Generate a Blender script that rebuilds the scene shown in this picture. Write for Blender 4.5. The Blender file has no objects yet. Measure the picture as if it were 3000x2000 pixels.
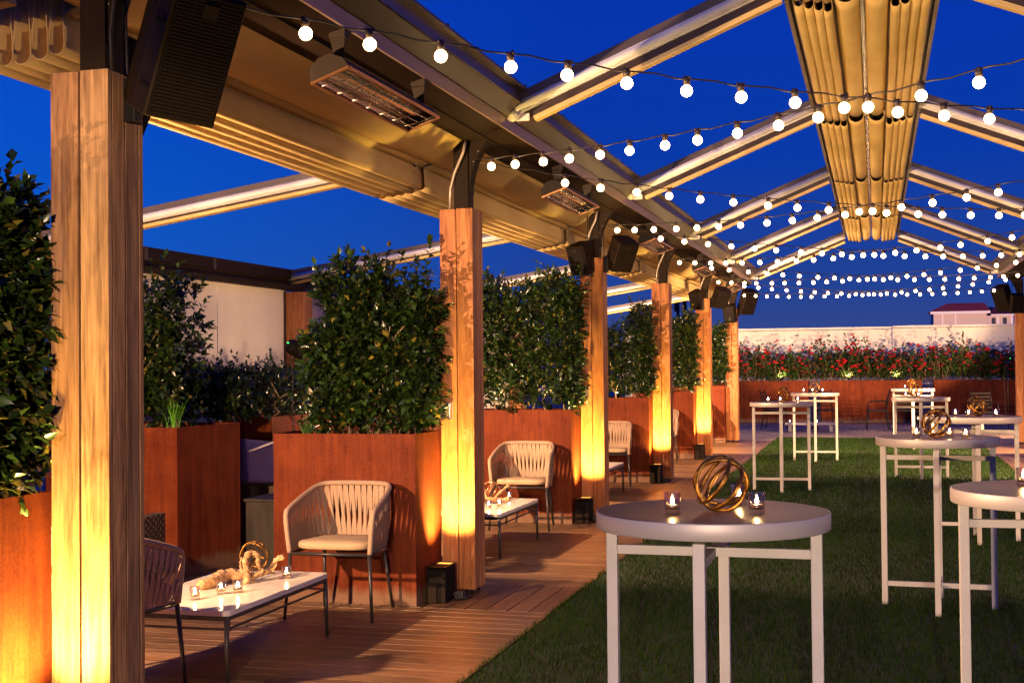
import bpy, bmesh, math, random
import numpy as np
from mathutils import Vector, Matrix
rnd = random.Random(7)
nr = np.random.default_rng(11)
SC = bpy.context.scene
COL = SC.collection
PI = math.pi
V = Vector

# ------------------------------------------------------------------ materials
def nodes(m):
    m.use_nodes = True
    nt = m.node_tree; nt.nodes.clear()
    return nt, nt.nodes, nt.links

def N(ns, t, **k):
    n = ns.new(t)
    for a, v in k.items(): setattr(n, a, v)
    return n

def pbsdf(name, base=(.5, .5, .5), rough=.5, metal=0., var=None, scale=(1, 1, 1), nscale=6., detail=4., bump=0., bscale=None,
          attr=False, attr_amt=1., spec=.5, rvar=0., coat=0., trans=0.):
    """principled surface; var = (dark, light) colours mixed by stretched noise; attr multiplies by the mesh's own colour variation"""
    m = bpy.data.materials.new(name)
    nt, ns, ln = nodes(m)
    out = N(ns, 'ShaderNodeOutputMaterial'); b = N(ns, 'ShaderNodeBsdfPrincipled')
    ln.new(b.outputs[0], out.inputs[0])
    b.inputs['Base Color'].default_value = (*base, 1); b.inputs['Roughness'].default_value = rough
    b.inputs['Metallic'].default_value = metal; b.inputs['Specular IOR Level'].default_value = spec
    b.inputs['Coat Weight'].default_value = coat
    col = None
    if var or bump or rvar:
        tc = N(ns, 'ShaderNodeTexCoord'); mp = N(ns, 'ShaderNodeMapping'); mp.inputs['Scale'].default_value = scale
        ln.new(tc.outputs['Object'], mp.inputs[0])
        nz = N(ns, 'ShaderNodeTexNoise'); nz.inputs['Scale'].default_value = nscale; nz.inputs['Detail'].default_value = detail
        nz.inputs['Roughness'].default_value = .62
        ln.new(mp.outputs[0], nz.inputs['Vector'])
        if attr:   # shift the pattern from board to board
            at0 = N(ns, 'ShaderNodeAttribute', attribute_name='Col')
            ad = N(ns, 'ShaderNodeVectorMath', operation='MULTIPLY_ADD'); ad.inputs[1].default_value = (37, 53, 71)
            ln.new(at0.outputs['Vector'], ad.inputs[0]); ln.new(mp.outputs[0], ad.inputs[2]); ln.new(ad.outputs[0], nz.inputs['Vector'])
    if var:
        rp = N(ns, 'ShaderNodeValToRGB')
        rp.color_ramp.elements[0].position = .3; rp.color_ramp.elements[1].position = .7
        rp.color_ramp.elements[0].color = (*var[0], 1); rp.color_ramp.elements[1].color = (*var[1], 1)
        ln.new(nz.outputs['Fac'], rp.inputs[0]); col = rp.outputs[0]
    if attr:
        at = N(ns, 'ShaderNodeAttribute', attribute_name='Col')
        mx = N(ns, 'ShaderNodeMix', data_type='RGBA', blend_type='MULTIPLY'); mx.inputs['Factor'].default_value = attr_amt
        if col: ln.new(col, mx.inputs['A'])
        else: mx.inputs['A'].default_value = (*base, 1)
        ln.new(at.outputs['Color'], mx.inputs['B']); col = mx.outputs['Result']
    if col: ln.new(col, b.inputs['Base Color'])
    if rvar:
        mr = N(ns, 'ShaderNodeMapRange'); mr.inputs['To Min'].default_value = rough - rvar; mr.inputs['To Max'].default_value = rough + rvar
        ln.new(nz.outputs['Fac'], mr.inputs['Value']); ln.new(mr.outputs[0], b.inputs['Roughness'])
    if bump:
        bp = N(ns, 'ShaderNodeBump'); bp.inputs['Strength'].default_value = bump; bp.inputs['Distance'].default_value = .01
        if bscale:
            n2 = N(ns, 'ShaderNodeTexNoise'); n2.inputs['Scale'].default_value = bscale; n2.inputs['Detail'].default_value = 3
            ln.new(mp.outputs[0], n2.inputs['Vector']); ln.new(n2.outputs['Fac'], bp.inputs['Height'])
        else: ln.new(nz.outputs['Fac'], bp.inputs['Height'])
        ln.new(bp.outputs[0], b.inputs['Normal'])
    if trans:
        tr = N(ns, 'ShaderNodeBsdfTranslucent'); ms = N(ns, 'ShaderNodeMixShader'); ms.inputs[0].default_value = trans
        if col: ln.new(col, tr.inputs['Color'])
        else: tr.inputs['Color'].default_value = (*base, 1)
        ln.new(b.outputs[0], ms.inputs[1]); ln.new(tr.outputs[0], ms.inputs[2]); ln.new(ms.outputs[0], out.inputs[0])
    return m

def emit(name, col, s):
    m = bpy.data.materials.new(name); nt, ns, ln = nodes(m)
    out = N(ns, 'ShaderNodeOutputMaterial'); e = N(ns, 'ShaderNodeEmission')
    e.inputs[0].default_value = (*col, 1); e.inputs[1].default_value = s
    ln.new(e.outputs[0], out.inputs[0]); return m

def clear_glass(name, tint=(1, .94, .86), gloss=.06):
    m = bpy.data.materials.new(name); nt, ns, ln = nodes(m)
    out = N(ns, 'ShaderNodeOutputMaterial'); t = N(ns, 'ShaderNodeBsdfTransparent'); t.inputs[0].default_value = (*tint, 1)
    g = N(ns, 'ShaderNodeBsdfGlossy'); g.inputs['Roughness'].default_value = .06
    lw = N(ns, 'ShaderNodeLayerWeight'); lw.inputs[0].default_value = .35
    ma = N(ns, 'ShaderNodeMath', operation='MULTIPLY_ADD'); ma.inputs[1].default_value = .38; ma.inputs[2].default_value = gloss
    ln.new(lw.outputs['Facing'], ma.inputs[0])
    mx = N(ns, 'ShaderNodeMixShader'); ln.new(ma.outputs[0], mx.inputs[0])
    ln.new(t.outputs[0], mx.inputs[1]); ln.new(g.outputs[0], mx.inputs[2]); ln.new(mx.outputs[0], out.inputs[0]); return m

def corten():
    m = bpy.data.materials.new('corten_steel'); nt, ns, ln = nodes(m)
    out = N(ns, 'ShaderNodeOutputMaterial'); b = N(ns, 'ShaderNodeBsdfPrincipled'); ln.new(b.outputs[0], out.inputs[0])
    tc = N(ns, 'ShaderNodeTexCoord')
    def noise(sc, s, d=5, ds=0):
        mp = N(ns, 'ShaderNodeMapping'); mp.inputs['Scale'].default_value = sc; ln.new(tc.outputs['Object'], mp.inputs[0])
        z = N(ns, 'ShaderNodeTexNoise'); z.inputs['Scale'].default_value = s; z.inputs['Detail'].default_value = d; z.inputs['Distortion'].default_value = ds
        z.inputs['Roughness'].default_value = .65
        ln.new(mp.outputs[0], z.inputs['Vector']); return z
    a = noise((1, 1, 1), 4, 8); f = noise((1, 1, 1), 70, 3); s = noise((9, 9, .5), 2.2, 4)
    r = N(ns, 'ShaderNodeValToRGB'); e = r.color_ramp.elements
    e[0].position = .34; e[0].color = (.068, .0092, .0028, 1); e[1].position = .68; e[1].color = (.17, .033, .008, 1)
    ad = N(ns, 'ShaderNodeMath', operation='MULTIPLY_ADD'); ad.inputs[1].default_value = .34
    ln.new(f.outputs['Fac'], ad.inputs[0])
    m2 = N(ns, 'ShaderNodeMath', operation='MULTIPLY_ADD'); m2.inputs[1].default_value = .6
    ln.new(s.outputs['Fac'], m2.inputs[0])
    m3 = N(ns, 'ShaderNodeMath', operation='MULTIPLY'); m3.inputs[1].default_value = .6; ln.new(a.outputs['Fac'], m3.inputs[0])
    ln.new(m3.outputs[0], m2.inputs[2]); ln.new(m2.outputs[0], ad.inputs[2])
    sb = N(ns, 'ShaderNodeMath', operation='SUBTRACT'); sb.inputs[1].default_value = .27; ln.new(ad.outputs[0], sb.inputs[0])
    ln.new(sb.outputs[0], r.inputs[0])
    # pale mineral tide mark along the bottom
    sp = N(ns, 'ShaderNodeSeparateXYZ'); ln.new(tc.outputs['Object'], sp.inputs[0])
    w = noise((5, 5, 1), 2.5, 5)
    mw = N(ns, 'ShaderNodeMath', operation='MULTIPLY_ADD'); mw.inputs[1].default_value = -.24; mw.inputs[2].default_value = 0.19; ln.new(w.outputs['Fac'], mw.inputs[0])
    lt = N(ns, 'ShaderNodeMapRange'); lt.inputs['From Min'].default_value = -.015; lt.inputs['From Max'].default_value = .05
    lt.inputs['To Min'].default_value = .75; lt.inputs['To Max'].default_value = 0
    df = N(ns, 'ShaderNodeMath', operation='SUBTRACT'); ln.new(sp.outputs['Z'], df.inputs[0]); ln.new(mw.outputs[0], df.inputs[1]); ln.new(df.outputs[0], lt.inputs['Value'])
    mx = N(ns, 'ShaderNodeMix', data_type='RGBA'); ln.new(lt.outputs[0], mx.inputs['Factor']); ln.new(r.outputs[0], mx.inputs['A'])
    mx.inputs['B'].default_value = (.20, .12, .075, 1)
    ln.new(mx.outputs['Result'], b.inputs['Base Color'])
    b.inputs['Roughness'].default_value = .7; b.inputs['Specular IOR Level'].default_value = .12
    bp = N(ns, 'ShaderNodeBump'); bp.inputs['Strength'].default_value = .18; bp.inputs['Distance'].default_value = .004
    ln.new(f.outputs['Fac'], bp.inputs['Height']); ln.new(bp.outputs[0], b.inputs['Normal'])
    return m

def wood(name, dark, light, axis='z', rough=.55, bump=.25, fine=1., attr=True, spec=.4):
    m = bpy.data.materials.new(name); nt, ns, ln = nodes(m)
    out = N(ns, 'ShaderNodeOutputMaterial'); b = N(ns, 'ShaderNodeBsdfPrincipled'); ln.new(b.outputs[0], out.inputs[0])
    tc = N(ns, 'ShaderNodeTexCoord'); at = N(ns, 'ShaderNodeAttribute', attribute_name='Col')
    sep = N(ns, 'ShaderNodeVectorMath', operation='MULTIPLY_ADD'); sep.inputs[1].default_value = (31, 47, 59)
    ln.new(at.outputs['Vector'], sep.inputs[0]); ln.new(tc.outputs['Object'], sep.inputs[2])
    st = {'z': (1, 1, .05), 'x': (.05, 1, 1), 'y': (1, .05, 1)}[axis]
    def noise(s, d, mul=1., dist=0):
        mp = N(ns, 'ShaderNodeMapping'); mp.inputs['Scale'].default_value = [c * mul if c == 1 else c for c in st]
        ln.new(sep.outputs[0], mp.inputs[0])
        z = N(ns, 'ShaderNodeTexNoise'); z.inputs['Scale'].default_value = s; z.inputs['Detail'].default_value = d; z.inputs['Distortion'].default_value = dist
        ln.new(mp.outputs[0], z.inputs['Vector']); return z
    g = noise(20 * fine, 7, 1, 2.2); h = noise(150 * fine, 3, 1, .4); big = noise(6, 4, .8, 2.5)
    s1 = N(ns, 'ShaderNodeMath', operation='MULTIPLY_ADD'); s1.inputs[1].default_value = .45; ln.new(h.outputs['Fac'], s1.inputs[0])
    s2 = N(ns, 'ShaderNodeMath', operation='MULTIPLY_ADD'); s2.inputs[1].default_value = .55; ln.new(g.outputs['Fac'], s2.inputs[0])
    s3 = N(ns, 'ShaderNodeMath', operation='MULTIPLY'); s3.inputs[1].default_value = .5; ln.new(big.outputs['Fac'], s3.inputs[0])
    ln.new(s3.outputs[0], s2.inputs[2]); ln.new(s2.outputs[0], s1.inputs[2])
    kn = N(ns, 'ShaderNodeTexNoise'); kn.inputs['Scale'].default_value = 3.2; kn.inputs['Detail'].default_value = 6; kn.inputs['Distortion'].default_value = 3
    km = N(ns, 'ShaderNodeMapping'); km.inputs['Scale'].default_value = [2.2 if c == 1 else .55 for c in st]; ln.new(sep.outputs[0], km.inputs[0]); ln.new(km.outputs[0], kn.inputs['Vector'])
    s5 = N(ns, 'ShaderNodeMath', operation='MULTIPLY_ADD'); s5.inputs[1].default_value = .42; ln.new(kn.outputs['Fac'], s5.inputs[0]); ln.new(s1.outputs[0], s5.inputs[2])
    s4 = N(ns, 'ShaderNodeMath', operation='SUBTRACT'); s4.inputs[1].default_value = .46; ln.new(s5.outputs[0], s4.inputs[0])
    r = N(ns, 'ShaderNodeValToRGB'); e = r.color_ramp.elements
    e[0].position = .32; e[0].color = (*dark, 1); e[1].position = .68; e[1].color = (*light, 1)
    ln.new(s4.outputs[0], r.inputs[0])
    mx = N(ns, 'ShaderNodeMix', data_type='RGBA', blend_type='MULTIPLY'); mx.inputs['Factor'].default_value = 1
    ln.new(r.outputs[0], mx.inputs['A']); ln.new(at.outputs['Color'], mx.inputs['B'])
    ln.new(mx.outputs['Result'], b.inputs['Base Color'])
    b.inputs['Roughness'].default_value = rough; b.inputs['Specular IOR Level'].default_value = spec
    bp = N(ns, 'ShaderNodeBump'); bp.inputs['Strength'].default_value = bump; bp.inputs['Distance'].default_value = .004
    ln.new(s1.outputs[0], bp.inputs['Height']); ln.new(bp.outputs[0], b.inputs['Normal'])
    return m

M = {}
M['post'] = wood('oiled_hardwood', (.22, .066, .02), (.50, .20, .07), 'z', spec=.25)
M['oldpost'] = wood('weathered_hardwood', (.13, .068, .038), (.46, .28, .15), 'z', .7, .6, .7, spec=.15)
M['deck'] = wood('deck_board_cross', (.06, .030, .014), (.185, .098, .047), 'x', .42, .3, .8, spec=.5)
M['deck_y'] = wood('deck_board_long', (.06, .030, .014), (.175, .09, .044), 'y', .42, .3, .8, spec=.5)
M['corten'] = corten()
M['bronze'] = pbsdf('bronze_paint', (.042, .024, .015), .36, .1, bump=.03, nscale=60)
M['bronze_lt'] = pbsdf('bronze_beam_face', (.34, .22, .15), .34, .4, var=((.28, .18, .12), (.38, .25, .18)), scale=(6, .2, 6), nscale=4)
M['bronze_ch'] = pbsdf('grey_bronze_channel', (.15, .105, .075), .36, .3, var=((.085, .055, .034), (.15, .10, .065)), scale=(6, .2, 6), nscale=5)
M['dbronze'] = pbsdf('dark_bronze_paint', (.016, .009, .005), .6, spec=.08, bump=.03, nscale=60)
M['cap'] = pbsdf('dark_cap', (.07, .05, .055), .5)
M['white_al'] = pbsdf('white_aluminium', (.62, .59, .59), .5, var=((.58, .55, .55), (.66, .63, .63)), nscale=3, scale=(1, 1, 1))
M['canvas'] = pbsdf('beige_awning_fabric', (.72, .51, .21), .55, spec=.25, var=((.64, .44, .165), (.76, .55, .24)), nscale=2.2, scale=(1.5, .8, 1.5), trans=.12, bump=.15, bscale=9)
M['canvas_in'] = M['canvas']
M['canvas_pale'] = pbsdf('pale_screen_fabric', (.62, .54, .46), .8, var=((.56, .48, .40), (.66, .58, .5)), nscale=1.2, scale=(.5, 1, 1))
M['black'] = pbsdf('black_plastic', (.006, .0042, .0034), .6, spec=.06, bump=.08, nscale=180)
M['blackm'] = pbsdf('black_powder_coat', (.012, .010, .009), .45, spec=.2)
M['grille'] = pbsdf('speaker_grille', (.010, .005, .003), .6, spec=.15)
M['spk'] = pbsdf('speaker_cabinet', (.014, .008, .005), .55, spec=.08, bump=.06, nscale=220)
M['chrome'] = pbsdf('polished_reflector', (.92, .86, .76), .2, 1., bump=.25, nscale=25)
M['wire'] = pbsdf('steel_wire', (.55, .45, .36), .25, 1.)
M['copper'] = pbsdf('coppery_frame', (.55, .27, .12), .3, .9)
M['heater'] = pbsdf('grey_heater_body', (.028, .02, .015), .5, spec=.12)
M['tube'] = pbsdf('quartz_tube', (.62, .45, .3), .15, .7)
M['cable'] = pbsdf('rubber_cable', (.016, .011, .01), .55)
M['socket'] = pbsdf('bakelite_socket', (.03, .016, .012), .45)
M['bulb'] = emit('frosted_lit_bulb', (1, .62, .27), 28)
M['rope'] = pbsdf('beige_rope_webbing', (.34, .215, .14), .8, var=((.27, .17, .11), (.38, .245, .16)), nscale=160, scale=(1, 1, 1), bump=.3, attr=False)
M['cushion'] = pbsdf('beige_cushion', (.38, .26, .155), .85, bump=.15, nscale=400)
M['dark_leg'] = pbsdf('charcoal_metal', (.035, .028, .025), .4, .3)
M['marble'] = pbsdf('white_marble', (.62, .56, .5), .16, var=((.50, .44, .39), (.66, .60, .545)), nscale=3.2, detail=9, scale=(1.5, 1, 1))
M['gold'] = pbsdf('antique_gold', (.30, .14, .03), .4, 1., var=((.15, .06, .012), (.38, .19, .045)), nscale=30, bump=.25, bscale=120)
M['laminate'] = pbsdf('taupe_tabletop', (.115, .052, .046), .32, .0, rvar=.05, nscale=3, spec=.035)
M['band'] = pbsdf('brushed_edge_band', (.52, .45, .41), .5, .35, scale=(1, 1, 30), nscale=14, bump=.03)
M['tleg'] = pbsdf('pale_painted_steel', (.50, .45, .40), .55, .0, var=((.46, .41, .365), (.54, .485, .435)), nscale=5)
M['glass'] = clear_glass('clear_votive_glass')
M['wax'] = pbsdf('white_wax', (.85, .78, .68), .5, trans=.4)
M['tin'] = pbsdf('tealight_tin', (.6, .5, .42), .3, 1.)
M['flame'] = emit('candle_flame', (1, .66, .28), 500)
M['drift'] = pbsdf('driftwood', (.4, .22, .1), .8, var=((.20, .085, .03), (.50, .30, .15)), nscale=26, detail=5, bump=.8, bscale=45)
M['leaf'] = pbsdf('glossy_evergreen_leaf', (1, 1, 1), .3, attr=True, spec=.5, trans=.12)
M['rleaf'] = pbsdf('rose_leaf', (1, 1, 1), .75, attr=True, trans=.15, spec=.1)
M['petal'] = pbsdf('red_petal', (.80, .022, .045), .8, attr=True, trans=.2, spec=.08)
M['stem'] = pbsdf('pale_stem', (.24, .16, .09), .75, bump=.3, nscale=60)
M['blade'] = pbsdf('strap_leaf', (1, 1, 1), .45, attr=True, trans=.2)
M['soil'] = pbsdf('potting_soil', (.035, .022, .014), .95, bump=.8, nscale=40)
M['turf'] = pbsdf('turf_backing', (.012, .017, .004), .95, var=((.008, .011, .003), (.018, .024, .006)), nscale=25)
M['grass'] = pbsdf('turf_blade', (1, 1, 1), .9, attr=True, spec=.06, trans=.15)
M['plaster'] = pbsdf('white_stucco', (.72, .66, .60), .85, var=((.66, .6, .54), (.75, .69, .63)), nscale=1.5, bump=.1, bscale=40)
M['stuccof'] = pbsdf('far_stucco', (.52, .38, .33), .85)
M['trimf'] = pbsdf('far_trim', (.70, .60, .60), .8)
M['tile'] = pbsdf('red_roof', (.42, .045, .03), .8, scale=(1, 14, 1), nscale=9, bump=.4)
M['darkwin'] = pbsdf('dark_window', (.03, .03, .04), .2)
M['wicker'] = pbsdf('dark_wicker', (.075, .05, .035), .5, bump=.2, nscale=60)
M['blue'] = pbsdf('indigo_cushion', (.045, .03, .15), .8, bump=.2, nscale=12)
M['pipe'] = pbsdf('white_piping', (.7, .62, .58), .7)
M['conduit'] = pbsdf('grey_conduit', (.42, .34, .28), .4, .5)
M['uplens'] = emit('lit_uplight_lens', (1, .45, .08), 2)
M['spotlens'] = emit('lit_spot_lens', (1, .8, .55), 30)
M['led'] = emit('green_led', (.05, 1, .2), 3)
M['plate'] = clear_glass('clear_cover', (.8, .8, .8), .5)
M['outlet'] = pbsdf('ivory_outlet', (.74, .66, .55), .4)
M['concrete'] = pbsdf('grey_roof', (.2, .18, .17), .9)
M['boxmetal'] = pbsdf('dark_scuffed_metal', (.03, .024, .02), .45, .2, var=((.018, .014, .012), (.055, .042, .034)), nscale=3, scale=(3, 3, .6), rvar=.12, spec=.15)

def paver_mat():
    m = bpy.data.materials.new('grey_pavers'); nt, ns, ln = nodes(m)
    out = N(ns, 'ShaderNodeOutputMaterial'); b = N(ns, 'ShaderNodeBsdfPrincipled'); ln.new(b.outputs[0], out.inputs[0])
    tc = N(ns, 'ShaderNodeTexCoord'); br = N(ns, 'ShaderNodeTexBrick'); br.inputs['Scale'].default_value = 1
    br.inputs['Brick Width'].default_value = .3; br.inputs['Row Height'].default_value = .15; br.inputs['Mortar Size'].default_value = .008
    br.inputs['Color1'].default_value = (.27, .18, .12, 1); br.inputs['Color2'].default_value = (.38, .265, .18, 1); br.inputs['Mortar'].default_value = (.06, .05, .045, 1)
    ln.new(tc.outputs['Object'], br.inputs['Vector']); ln.new(br.outputs['Color'], b.inputs['Base Color'])
    b.inputs['Roughness'].default_value = .8
    bp = N(ns, 'ShaderNodeBump'); bp.inputs['Strength'].default_value = .5; bp.inputs['Distance'].default_value = .006; bp.invert = True
    ln.new(br.outputs['Fac'], bp.inputs['Height']); ln.new(bp.outputs[0], b.inputs['Normal']); return m
M['paver'] = paver_mat()

# ------------------------------------------------------------------ mesh helpers
class MB:
    def __init__(s): s.v = []; s.f = []; s.mi = []; s.sm = []; s.c = []; s.cur = 0; s.col = (1, 1, 1)
    def add(s, vs, fs, smooth=False, mat=None, col=None):
        o = len(s.v); s.v += [tuple(v) for v in vs]; c = col or s.col; s.c += [c] * len(vs)
        for f in fs: s.f.append([i + o for i in f]); s.mi.append(s.cur if mat is None else mat); s.sm.append(smooth)
    def box(s, c, d, R=None, mat=None, col=None, ch=0.):
        x, y, z = d[0] / 2, d[1] / 2, d[2] / 2
        if ch:
            b = ch; bm = bmesh.new(); bmesh.ops.create_cube(bm, size=1)
            for v in bm.verts: v.co = (v.co.x * d[0], v.co.y * d[1], v.co.z * d[2])
            bmesh.ops.bevel(bm, geom=bm.edges[:], offset=b, segments=2, affect='EDGES', profile=.6)
            vs = [v.co.copy() for v in bm.verts]; bm.verts.index_update(); fs = [[v.index for v in f.verts] for f in bm.faces]; bm.free()
        else:
            vs = [V((sx * x, sy * y, sz * z)) for sx in (-1, 1) for sy in (-1, 1) for sz in (-1, 1)]
            fs = [(0, 1, 3, 2), (4, 6, 7, 5), (0, 4, 5, 1), (2, 3, 7, 6), (0, 2, 6, 4), (1, 5, 7, 3)]
        if R is not None: vs = [R @ v for v in vs]
        s.add([v + V(c) for v in vs], fs, False, mat, col); return s
    def bar(s, a, b, w, h, up=(0, 0, 1), mat=None, col=None, ch=0):
        a, b = V(a), V(b); d = (b - a); L = d.length; d.normalize(); u = V(up); r = d.cross(u).normalized(); u = r.cross(d)
        R = Matrix((r, d, u)).transposed(); s.box((a + b) / 2, (w, L, h), R, mat, col, ch); return s
    def tube(s, pts, r, seg=8, caps=True, mat=None, col=None, closed=False, flat=1.):
        pts = [V(p) for p in pts]; n = len(pts); rs = r if isinstance(r, (list, tuple)) else [r] * n
        vs = []; prev = None
        for i, p in enumerate(pts):
            if closed: t = pts[(i + 1) % n] - pts[i - 1]
            else: t = pts[min(i + 1, n - 1)] - pts[max(i - 1, 0)]
            t.normalize()
            if prev is None:
                a = V((0, 0, 1)) if abs(t.z) < .9 else V((1, 0, 0)); u = t.cross(a).normalized()
            else: u = (prev - t * prev.dot(t)).normalized()
            prev = u; w = t.cross(u)
            for k in range(seg):
                a = 2 * PI * k / seg; vs.append(p + (u * math.cos(a) + w * math.sin(a) * flat) * rs[i])
        fs = []
        for i in range(n if closed else n - 1):
            j = (i + 1) % n
            for k in range(seg): fs.append((i * seg + k, i * seg + (k + 1) % seg, j * seg + (k + 1) % seg, j * seg + k))
        if caps and not closed: fs += [tuple(range(seg))[::-1], tuple((n - 1) * seg + k for k in range(seg))]
        s.add(vs, fs, True, mat, col); return s
    def lathe(s, prof, seg=24, c=(0, 0, 0), mat=None, col=None, smooth=True):
        vs = []; n = len(prof)
        for r, z in prof:
            for k in range(seg): a = 2 * PI * k / seg; vs.append((c[0] + r * math.cos(a), c[1] + r * math.sin(a), c[2] + z))
        fs = [(i * seg + k, i * seg + (k + 1) % seg, (i + 1) * seg + (k + 1) % seg, (i + 1) * seg + k) for i in range(n - 1) for k in range(seg)]
        s.add(vs, fs, smooth, mat, col); return s
    def prism(s, poly, y0, y1, mat=None, col=None):   # polygon in XZ drawn out along Y
        n = len(poly); vs = [(x, y0, z) for x, z in poly] + [(x, y1, z) for x, z in poly]
        fs = [(i, (i + 1) % n, n + (i + 1) % n, n + i) for i in range(n)] + [tuple(range(n))[::-1], tuple(range(n, 2 * n))]
        s.add(vs, fs, False, mat, col); return s
    def sphere(s, c, r, seg=16, rings=10, mat=None, sz=1., col=None):
        pr = [(max(r * math.sin(PI * i / rings), 1e-5), -r * sz * math.cos(PI * i / rings)) for i in range(rings + 1)]
        return s.lathe(pr, seg, c, mat, col)
    def build(s, name, mats, parent=None, loc=None, bevel=0, autosmooth=False):
        me = bpy.data.meshes.new(name); me.from_pydata(s.v, [], s.f)
        for m in (mats if isinstance(mats, (list, tuple)) else [mats]): me.materials.append(M[m] if isinstance(m, str) else m)
        me.polygons.foreach_set('material_index', s.mi); me.polygons.foreach_set('use_smooth', s.sm)
        at = me.attributes.new('Col', 'FLOAT_COLOR', 'POINT')
        at.data.foreach_set('color', np.array([(c[0], c[1], c[2], 1) for c in s.c], dtype=np.float32).ravel())
        me.update()
        bm = bmesh.new(); bm.from_mesh(me); bmesh.ops.recalc_face_normals(bm, faces=bm.faces)
        if bevel: bmesh.ops.bevel(bm, geom=[e for e in bm.edges if len(e.link_faces) == 2 and e.calc_face_angle(0) > .6], offset=bevel, segments=1, affect='EDGES')
        bm.to_mesh(me); bm.free()
        return link(name, me, parent, loc)

def link(name, me, parent=None, loc=None):
    o = bpy.data.objects.new(name, me); COL.objects.link(o)
    if parent: o.parent = parent
    if loc is not None: o.location = loc
    return o

def tag(o, label, cat, group=None):
    o['label'] = label; o['category'] = cat
    if group: o['group'] = group
    return o
def thing(name, label, cat, loc=(0, 0, 0), rz=0., group=None):
    o = bpy.data.objects.new(name, None); COL.objects.link(o); o.location = loc; o.rotation_euler = (0, 0, rz); o.empty_display_size = .1
    return tag(o, label, cat, group)
def struct(o): o['kind'] = 'structure'; return o
def dup(root, loc, rz=None, label=None, group=None):
    def cp(o, par):
        c = o.copy(); COL.objects.link(c); c.parent = par
        for ch in o.children: cp(ch, c)
        return c
    r = cp(root, None); r.location = loc
    if rz is not None: r.rotation_euler = (0, 0, rz)
    if label: r['label'] = label
    if group: r['group'] = group
    return r
def arrmesh(name, verts, tris, mat, cols=None, smooth=False):
    me = bpy.data.meshes.new(name); verts = np.asarray(verts, np.float32); tris = np.asarray(tris, np.int32); k = tris.shape[1]
    me.vertices.add(len(verts)); me.vertices.foreach_set('co', verts.ravel())
    me.loops.add(tris.size); me.loops.foreach_set('vertex_index', tris.ravel())
    me.polygons.add(len(tris)); me.polygons.foreach_set('loop_start', np.arange(0, tris.size, k, dtype=np.int32)); me.polygons.foreach_set('loop_total', np.full(len(tris), k, np.int32))
    me.materials.append(M[mat])
    if cols is not None:
        at = me.attributes.new('Col', 'FLOAT_COLOR', 'POINT'); c = np.ones((len(verts), 4), np.float32); c[:, :3] = cols; at.data.foreach_set('color', c.ravel())
    me.update(calc_edges=True); return me
def lamp(name, kind, loc, power, col, parent=None, aim=None, size=60, blend=.5, rad=.05):
    L = bpy.data.lights.new(name, kind); L.energy = power; L.color = col; L.shadow_soft_size = rad
    if kind == 'SPOT': L.spot_size = math.radians(size); L.spot_blend = blend
    o = bpy.data.objects.new(name, L); COL.objects.link(o); o.location = loc
    if aim is not None: o.rotation_euler = (V(aim) - V(loc)).to_track_quat('-Z', 'Y').to_euler()
    if parent:
        o.parent = parent
    return o

# ------------------------------------------------------------------ layout numbers (metres; x right, y away from the camera)
S = 4.367; Y1 = 4.085
YN = [Y1 + i * S for i in range(6)]           # front faces of the six posts of the row
XR = -2.628; PW = .234; XP = XR - PW / 2       # right face, width and centre line of the left post row
HP = 2.61; XC = -.06                           # top of the timber, centre line of the ridge
PH = 1.104                                     # planter height
def mx(x): return 2 * XC - x                    # mirrored in the ridge

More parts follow.
